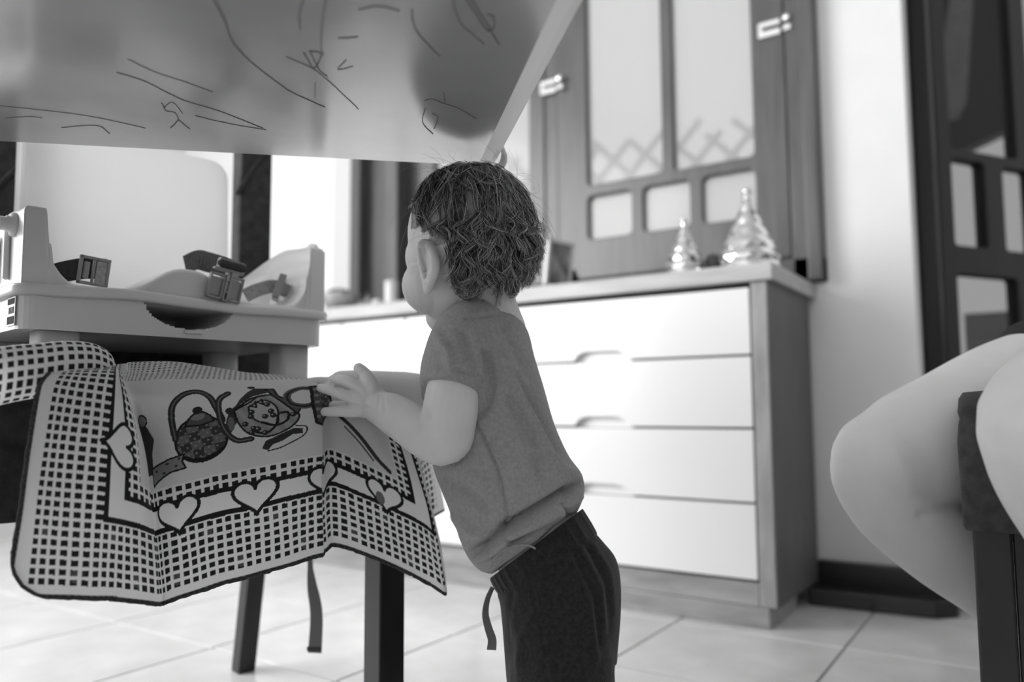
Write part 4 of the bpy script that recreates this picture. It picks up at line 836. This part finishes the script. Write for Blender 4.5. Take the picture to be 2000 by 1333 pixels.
FS0 = [([(925, 821), (951, 867), (972, 914), (985, 970), (992, 1018)], -.0014, 3), ([(930, 815), (956, 860), (977, 908)], .0009, 5), ([(950, 690), (962, 740), (955, 790), (934, 815)], -.0026, 8), ([(935, 640), (950, 668), (952, 676)], -.0008, 5),
      ([(1009, 734), (1050, 804), (1085, 873), (1110, 905)], -.0030, 9), ([(990, 700), (1030, 790), (1070, 870)], .0024, 10), ([(1030, 880), (1080, 890), (1125, 930)], .0030, 12), ([(985, 1030), (1030, 1006), (1075, 980), (1120, 952), (1136, 946)], -.0075, 8), ([(1000, 1046), (1050, 1022), (1100, 994), (1134, 972)], .0040, 8), ([(1000, 1062), (1050, 1040), (1096, 1012)], -.0035, 5),
      ([(912, 1088), (940, 1070), (968, 1046), (992, 1024)], -.0060, 8), ([(890, 1010), (920, 1035), (950, 1050)], .0035, 12), ([(870, 940), (910, 960), (945, 990)], -.0028, 12), ([(900, 915), (950, 950)], .0025, 14), ([(930, 1095), (962, 1080), (985, 1060)], .0030, 8), ([(1100, 990), (1112, 1010), (1108, 1025)], -.004, 6), ([(1118, 960), (1110, 985)], -.004, 7),
      ([(846, 715), (880, 722), (936, 735)], -.0010, 2.5), ([(850, 650), (875, 690), (880, 720)], .0015, 10), ([(905, 650), (915, 690), (930, 720)], -.0018, 9), ([(985, 640), (1010, 690), (1035, 740)], -.0016, 8), ([(912, 622), (950, 616), (990, 612)], -.0010, 4), ([(1000, 780), (1040, 850), (1060, 930)], -.0020, 12), ([(880, 980), (900, 1050)], .002, 10)]
FS = [(a, b*2.6, c) for a, b, c in FS0]
sh_g = remesh(join(*shirt), 0.0026, 6, folds(FS, lambda V: 0.0006*vnoise(V, 90, 3)))
so = mk('t_shirt', sh_g, m_shirt, kid, smooth=True); tag(so, 'grey short-sleeved T-shirt')
mk('collar', tube([q for q in sil((909, 611), (988, 601), .92, .038, 40)]+[sil((909, 611), (988, 601), .92, .038, 40)[0]], .0042, 8, None, False), m_shirt, so, smooth=True)
th = np.linspace(math.pi*1.04, math.pi*1.80, 26)
mk('hem_patch', tube([PV(1007+48*math.cos(t), 1102+36*math.sin(t)-10*math.cos(t), P(1005, 1080, .848), Fv) for t in th], .0012, 6, None, False), m_shirt, so, smooth=True)
# sweatpants
pr_ = [sil((972, 1160), (1152, 1030), .92, .072), sil((978, 1180), (1180, 1060), .92, .080), sil((980, 1205), (1204, 1092), .92, .086), sil((984, 1250), (1212, 1140), .92, .088), sil((989, 1300), (1210, 1220), .92, .088), sil((992, 1340), (1206, 1300), .92, .086)]
pants = [loft(smooth_rings(pr_, 30))]
pants.append(tube([P(1098, 1280, .888), P(1098, 1340, .884), P(1106, 1420, .882), P(1110, 1490, .882)], [.060, .060, .055, .048], 24, 16))
pants.append(tube([P(1104, 1280, .955), P(1104, 1340, .962), P(1108, 1420, .968), P(1110, 1490, .968)], [.060, .058, .054, .048], 24, 16))
FP = [([(1040, 1150), (1060, 1230), (1070, 1333)], -.0012, 3), ([(1110, 1090), (1150, 1180), (1165, 1290)], .0026, 7), ([(1135, 1075), (1172, 1150), (1180, 1230)], .0024, 6), ([(1160, 1065), (1192, 1120), (1200, 1200)], .0022, 6), ([(1122, 1085), (1162, 1165), (1172, 1260)], -.0024, 6), ([(1148, 1070), (1184, 1140), (1192, 1230)], -.0024, 5),
      ([(990, 1190), (1010, 1250), (1015, 1333)], .002, 10), ([(1000, 1160), (995, 1200), (992, 1250)], -.002, 6), ([(1060, 1170), (1020, 1240), (1010, 1300)], .0022, 9), ([(1075, 1160), (1085, 1250), (1100, 1330)], -.0018, 14), ([(1130, 1250), (1140, 1333)], .002, 16)]
po = mk('sweatpants', remesh(join(*pants), 0.0028, 5, folds(FP, lambda V: 0.0007*vnoise(V, 80, 5))), m_pants, kid, smooth=True); tag(po, 'dark grey fleece sweatpants')
wb = [sil((957, 1130), (1138, 994), .92, .067, 240), sil((958, 1136), (1142, 1000), .92, .070, 240), sil((966, 1152), (1158, 1026), .92, .0745, 240), sil((976, 1166), (1166, 1042), .92, .0765, 240), sil((980, 1172), (1164, 1048), .92, .0735, 240)]
wb = smooth_rings(wb, 14); tt = np.linspace(0, 2*math.pi, 240, endpoint=False)
rip = 0.0022*np.abs(np.sin(tt*13+0.8*np.sin(tt*5)))**0.6
wb2 = []
for i, r in enumerate(wb):
    c = r.mean(0); e = r-c; wb2.append(r-e/np.linalg.norm(e, axis=1)[:, None]*(rip*(0.4+0.6*math.sin(math.pi*i/13)))[:, None])
c_in = wb[0].mean(0); wb2 = [c_in+(wb[0]-c_in)*.90, c_in+(wb[0]-c_in)*.95]+wb2
mk('waistband', loft(wb2), m_pants, po, smooth=True)
cdp = [P(962, 1148, .885), P(952, 1172, .880), P(948, 1200, .880), P(954, 1228, .882), P(961, 1250, .882), P(960, 1270, .882)]
mk('drawstring', ribbon(spline(cdp, 26), np.array([Rv*math.cos(a)+Fv*math.sin(a) for a in np.linspace(0.9, 0.1, 26)]), np.linspace(.006, .0105, 26), .0016), m_cord, po)
# ---- hair
def ell_pt(n, k=1.0): return HC+(hf*(n[0]*AX[0])+hs*(n[1]*AX[1])+hu*(n[2]*AX[2]))*k
def hairline(nf, ns, nu_):
    ok = (nu_ > -0.86) & (nf < 0.50-0.08*nu_); low = nu_ < 0.0
    ok &= ~(low & (nf > 0.12)); ok &= ~((nu_ < -0.38) & (nf > -0.16)); return ok
ni, nj = 90, 140; Vv = []; Kf = []
for i in range(ni+1):
    for j in range(nj):
        t, a = math.pi*(0.002+0.996*i/ni), 2*math.pi*j/nj; n = np.array([math.sin(t)*math.cos(a), math.sin(t)*math.sin(a), math.cos(t)]); Vv.append(n)
Vv = np.array(Vv); okv = hairline(Vv[:, 0]+0.10, Vv[:, 1], Vv[:, 2]-0.03); lump = 0.012*np.sin(Vv[:, 0]*9+Vv[:, 2]*7)*np.sin(Vv[:, 1]*11+1)+0.010*np.sin(Vv[:, 2]*17+Vv[:, 1]*9)
capV = HC+(Vv*np.array(AX))@np.array([hf, hs, hu])*(1.028+lump+0.012*np.clip((0.1-Vv[:, 2])/0.6, 0, 1)*np.clip(-Vv[:, 0]+.3, 0, 1))[:, None]
capF = [q for q in grid_faces(ni+1, nj, True) if all(okv[k] for k in q)]
us = sorted({k for q in capF for k in q}); mp_ = {k: i for i, k in enumerate(us)}
m_scalp = mat('short fine hair', 0.20, 0.55, 0.3, noise=0.75, nscale=26, stretch=(2, 2, 0.6), bump=0.6, bscale=220)
m_hair = bpy.data.materials.new('hair strands'); m_hair.use_nodes = True; nt = m_hair.node_tree; bs = nt.nodes['Principled BSDF']; bs.inputs['Roughness'].default_value = 0.38; bs.inputs['Specular IOR Level'].default_value = 0.6
ge = nt.nodes.new('ShaderNodeNewGeometry'); cr = nt.nodes.new('ShaderNodeValToRGB'); cr.color_ramp.elements[0].color = (.030, .030, .030, 1); cr.color_ramp.elements[1].color = (.75, .75, .75, 1); cr.color_ramp.elements[0].position = 0.45; cr.color_ramp.elements[1].position = 1.0
nt.links.new(ge.outputs['Random Per Island'], cr.inputs['Fac']); nt.links.new(cr.outputs['Color'], bs.inputs['Base Color'])
hair = mk('hair', (capV[us], [tuple(mp_[k] for k in q) for q in capF]), m_scalp, kid, smooth=True); tag(hair, 'short wavy brown hair curling at the nape')
Wn = np.array([-0.25, 0.12, 0.95]); Wn /= np.linalg.norm(Wn); axm = np.array(AX); BAS = np.array([hf, hs, hu])
SV = []; SF = []; base = 0; r_ = np.random.default_rng(11)
def flow(n, swirl):
    t = (n-Wn); t -= n*(t@n); t /= np.linalg.norm(t)+1e-6
    k = float(np.clip((n[0]+0.05)/0.45, 0, 1)); q = np.array([-0.9, 0.25*np.sign(n[1]+1e-6), -0.55]); q -= n*(q@n); q /= np.linalg.norm(q)+1e-6
    t = t*(1-k)+q*k; t /= np.linalg.norm(t)+1e-6; b = np.cross(n, t); return t*math.cos(swirl)+b*math.sin(swirl), b
def add_strand(pts, width):
    global base
    K = len(pts); T = np.gradient(pts, axis=0); T /= np.linalg.norm(T, axis=1)[:, None]+1e-9; up = np.cross(T, Fv); up /= np.linalg.norm(up, axis=1)[:, None]+1e-9; ot = np.cross(T, up)
    wd = width*np.interp(np.linspace(0, 1, K), [0, .2, 1], [.8, 1, .35])[:, None]
    SV.append(np.stack([pts+up*wd, pts-up*wd*.5+ot*wd*.86, pts-up*wd*.5-ot*wd*.86], 1).reshape(-1, 3))
    for k in range(K-1):
        for q in range(3): a, b_ = base+k*3+q, base+k*3+(q+1) % 3; SF.append((a, b_, b_+3, a+3))
    base += 3*K
def lowvol(n): return 0.012*np.clip((0.1-n[2])/0.6, 0, 1)*np.clip(-n[0]+.3, 0, 1)
def path(n0, length, K, swirl, lift, bend=0.0):
    n = n0.copy(); P_ = []; NB_ = []; NN_ = []
    for k in range(K):
        s = k/(K-1); d, b = flow(n, swirl+bend*s); nb = (b*axm)@BAS; nb /= np.linalg.norm(nb)+1e-9; nn = (n/axm)@BAS; nn /= np.linalg.norm(nn)
        P_.append(HC+(n*axm*(1.02+lowvol(n)+lift*s**1.4))@BAS); NB_.append(nb); NN_.append(nn); n = n+d*(length/0.078/(K-1)); n /= np.linalg.norm(n)
    return np.array(P_), np.array(NB_), np.array(NN_)
def near_ear(pp): x, y, _ = proj(pp); return bool(((x > 806) & (x < 868) & (y > 466) & (y < 590)).any())
def rand_root():
    while True:
        n = r_.normal(size=3); n /= np.linalg.norm(n)
        if hairline(n[0], n[1], n[2]): return n
sK = np.linspace(0, 1, 12)
for g_ in range(560):      # smooth hair over the crown and sides
    n = rand_root()
    if n[2] < -0.25: continue
    x_, y_, _ = proj(HC+(n*axm)@BAS); bald = 930 < x_ < 1010 and 400 < y_ < 475
    if bald and r_.random() < 0.75: continue
    pp, nb, nn = path(n, 0.034+0.026*r_.random(), 12, r_.normal()*0.35+0.2, 0.015+0.05*r_.random(), r_.normal()*0.5); wv = 0.0012+0.0016*r_.random()
    if n[1] > 0 and near_ear(pp): continue
    ph = r_.random()*6.28
    for c in range(15):
        off = r_.normal(0, 0.0024, 3); e = r_.normal(0, 0.0006, 3)
        add_strand(pp+nb*(wv*np.sin(ph+sK*6+r_.normal()*0.3)*sK)[:, None]+off*(1-0.65*sK)[:, None]+e*sK[:, None], 0.00024+0.00016*r_.random())
n_top = base; sK2 = np.linspace(0, 1, 12)
for g_ in range(700):      # curls round the back and nape
    n = rand_root()
    if n[2] > -0.02 or n[2] < -0.82: continue
    R_ = 0.003+0.0042*r_.random(); turns = (2.2+2.6*r_.random())*(1 if r_.random() < 0.5 else -1); L = 0.018+0.016*r_.random(); pp, nb, nn = path(n, L, 12, r_.normal()*0.5, 0.02+0.07*r_.random())
    if n[1] > 0 and near_ear(pp): continue
    for c in range(19):
        off = r_.normal(0, 0.0026, 3); a = turns*sK2**1.3+r_.normal()*0.45; r2 = R_*(0.85+0.3*r_.random())
        add_strand(pp+nb*(r2*np.sin(a)*np.minimum(1, sK2*2))[:, None]+nn*(r2*(1-np.cos(a))*0.9)[:, None]+off*(1-0.5*sK2)[:, None], 0.00024+0.00016*r_.random())
for c in range(120):     # stray flyaway hairs
    n = rand_root(); pp, nb, nn = path(n, 0.03+0.03*r_.random(), 12, r_.normal()*0.9, 0.05+0.18*r_.random(), r_.normal()); R_ = 0.003+0.006*r_.random()
    add_strand(pp+nb*(R_*np.sin(sK2*4))[:, None]+nn*(R_*(1-np.cos(sK2*3)))[:, None], 0.00016)
SVa = np.vstack(SV); SVa[:, 2] = np.minimum(SVa[:, 2], 0.7385); org = origin_of(hair)
hme = bpy.data.meshes.new('hair_strands'); hme.from_pydata([tuple(p) for p in SVa-org], [], SF); hme.update()
ho = link('hair_strands', hme, m_hair, hair, smooth=True); tag(ho, kind='stuff')

# ------------------------------------------------------------------ adult sitting at the right
ad = empty('person', P(2250, 800, 1.02)*[1, 1, 0]); tag(ad, 'bare-legged adult in dark shorts sitting sideways on the chair', 'person')
ap = []
ap.append(tube([P(2226, 770, 1.06), P(2100, 762, 1.05), P(1990, 786, 1.03), P(1860, 850, 1.0), P(1785, 886, .985), P(1738, 905, .978)], [.092, .090, .086, .081, .078, .069], 30, 30))
ap.append(tube([P(1727, 908, .978), P(1728, 930, .978), P(1760, 985, .98), P(1840, 1062, .99), P(1930, 1128, 1.0), P(2030, 1215, 1.02), P(2110, 1310, 1.05)], [.062, .062, .060, .056, .053, .044, .034], 30, 30))
nk = [P(2300, 760, .95), P(2180, 765, .80), P(2098, 828, .655)]
ap.append(tube(nk, [.092, .085, .070], 28, 20)); ap.append(tube([P(2094, 835, .65), P(2112, 920, .66), P(2165, 1050, .70), P(2250, 1280, .78), P(2320, 1420, .86)], [.070, .066, .060, .048, .034], 28, 24))
pel = P(2290, 740, 1.02); pel[2] = 0.54
face_dir = -az(122)*0.9+az(32)*-0.25; face_dir /= np.linalg.norm(face_dir); sd = np.cross(ZUP, face_dir)
ap.append(ellipsoid(pel, [face_dir*.12, sd*.17, ZUP*.11])); tor = [pel+ZUP*z for z in (0, .15, .30, .42)]
ap.append(tube(tor, [.12, .11, .12, .10], 28, 20)); ap.append(tube([pel+ZUP*.40+sd*.13, pel+ZUP*.42, pel+ZUP*.40-sd*.13], [.055, .07, .055], 20, 10))
ap.append(tube([pel+ZUP*.45, pel+ZUP*.55], [.055, .05], 18, 6)); hd_ = pel+ZUP*.645+face_dir*.015
ap += [ellipsoid(hd_, [face_dir*.095, sd*.075, ZUP*.115]), ellipsoid(hd_+face_dir*.095-ZUP*.02, [face_dir*.015, sd*.012, ZUP*.018]), ellipsoid(hd_+face_dir*.085-ZUP*.06, [face_dir*.012, sd*.024, ZUP*.008]), ellipsoid(hd_+sd*.076-ZUP*.01, [face_dir*.018, sd*.008, ZUP*.03]), ellipsoid(hd_-sd*.076-ZUP*.01, [face_dir*.018, sd*.008, ZUP*.03])]
for s in (1, -1):
    el = pel+ZUP*.20+sd*s*.25-face_dir*.10; wr = pel+ZUP*.0+sd*s*.24-face_dir*.10
    ap.append(tube([pel+ZUP*.41+sd*s*.16, el], [.05, .042], 18, 10)); ap.append(tube([el, wr], [.041, .028], 18, 10)); ap.append(ellipsoid(wr+face_dir*.045, [face_dir*.045, sd*.038, ZUP*.017]))
    for k in range(4): ap.append(tube([wr+face_dir*.08+sd*(.026-.0175*k), wr+face_dir*(.125-.004*abs(k-1.5))+sd*(.028-.019*k)-ZUP*.008, wr+face_dir*(.15-.006*abs(k-1.5))+sd*(.028-.019*k)-ZUP*.024], [.009, .0085, .007], 10, 8))
    ap.append(tube([wr+face_dir*.03-sd*s*.035, wr+face_dir*.065-sd*s*.055-ZUP*.006, wr+face_dir*.09-sd*s*.058-ZUP*.014], [.011, .010, .008], 10, 8))
for A_, dirf in ((P(2110, 1310, 1.05), -az(122)), (P(2320, 1420, .86), -az(122))):
    a_ = A_.copy(); a_[2] = .04; ap.append(tube([A_, a_+ZUP*.01], [.034, .034], 18, 6)); ap.append(tube([a_-dirf*.04, a_+dirf*.06-ZUP*.008, a_+dirf*.14-ZUP*.018], [.034, .033, .022], 18, 10))
    for t in range(5): q = a_+dirf*.145-ZUP*.022+np.cross(ZUP, dirf)*(.026-.013*t); ap.append(tube([q, q+dirf*(.035-.004*abs(t-1))-ZUP*.004], [.0095, .0085], 8, 5))
mk('body', remesh(join(*ap), 0.0042, 6, folds([([(1800, 1008), (1830, 1003), (1880, 985)], -.003, 10)])), m_skin2, ad, smooth=True)
m_cl = mat('dark shorts cotton', 0.03, 0.9, 0.1, bump=0.3, bscale=500)
cl_ = [ellipsoid(pel, [face_dir*.132, sd*.182, ZUP*.122]), tube([P(2250, 766, 1.06), P(2130, 758, 1.052), P(2078, 762, 1.046)], [.105, .104, .103], 26, 10), tube([P(2310, 758, .955), P(2240, 760, .87)], [.108, .104], 26, 8)]
sho = mk('shorts', remesh(join(*cl_), 0.005, 4, lambda V, N: V+N*(0.0015*vnoise(V, 50, 9))[:, None]), m_cl, ad, smooth=True); tag(sho, 'dark cotton shorts')
top_g = [tube([pel+ZUP*z for z in (.03, .15, .30, .43)], [.132, .122, .132, .108], 28, 16), tube([pel+ZUP*.40+sd*.15, pel+ZUP*.42, pel+ZUP*.40-sd*.15], [.066, .08, .066], 22, 10), tube([pel+ZUP*.41+sd*.16, pel+ZUP*.31+sd*.19], [.064, .06], 20, 6), tube([pel+ZUP*.41-sd*.16, pel+ZUP*.31-sd*.19], [.064, .06], 20, 6)]
mk('t_shirt', remesh(join(*top_g), 0.006, 4), mat('light top', 0.4, 0.9), ad, smooth=True)
mk('hair', remesh(join(ellipsoid(hd_-face_dir*.018+ZUP*.018, [face_dir*.094, sd*.086, ZUP*.112]), ellipsoid(hd_-face_dir*.065-ZUP*.06, [face_dir*.05, sd*.07, ZUP*.11])), 0.006, 4, lambda V, N: V+N*(0.003*vnoise(V, 70, 4))[:, None]), mat('dark hair', 0.03, 0.5), ad, smooth=True)
for s in (1, -1): mk('eye', ellipsoid(hd_+face_dir*.084+sd*s*.03+ZUP*.012, [face_dir*.01, sd*.013, ZUP*.008]), mat('adult eye', 0.6, 0.2), ad, smooth=True)
# her chair
RA, RB = az(122), az(32); RO = P(1870, 900, .85)*[1, 1, 0]
chR = empty('dining_chair', RO+RA*.2+RB*.2); tag(chR, 'dark wooden chair with charcoal cushion at the right edge under the adult', 'chair', 'dark upholstered dining chairs')
rings = []
pl = np.array(rrect(0, .42, 0, .42, 0.014, 5)); c = pl.mean(0)
for z, s in ((.305, .95), (.305, .985), (.309, .992), (.33, .995), (.40, 1.0), (.418, .992), (.424, .985), (.432, .992), (.446, .985), (.453, .965), (.457, .8)):
    rings.append(np.array([RO+RA*a+RB*b+ZUP*z for a, b in c+(pl-c)*s]))
mk('seat_cushion', loft(rings), m_uph2, chR, smooth=True)
mk('leg', box(.010, .046, .006, .042, 0, .308, RO, RA, RB), m_leg, chR, bevel=.0025)
mk('leg', box(.37, .41, .006, .042, 0, .308, RO, RA, RB), m_leg, chR, bevel=.0025)
mk('leg', box(.010, .046, .37, .41, 0, .308, RO, RA, RB), m_leg, chR, bevel=.0025); mk('leg', box(.37, .41, .37, .41, 0, .308, RO, RA, RB), m_leg, chR, bevel=.0025)
mk('side_panel', box(.0465, .3695, .012, .030, 0.02, .307, RO, RA, RB), m_leg, chR, bevel=.0015)
mk('backrest', soft_box(.375, .42, .0, .42, .44, .95, RO, RA, RB, .014), m_uph2, chR, smooth=True)
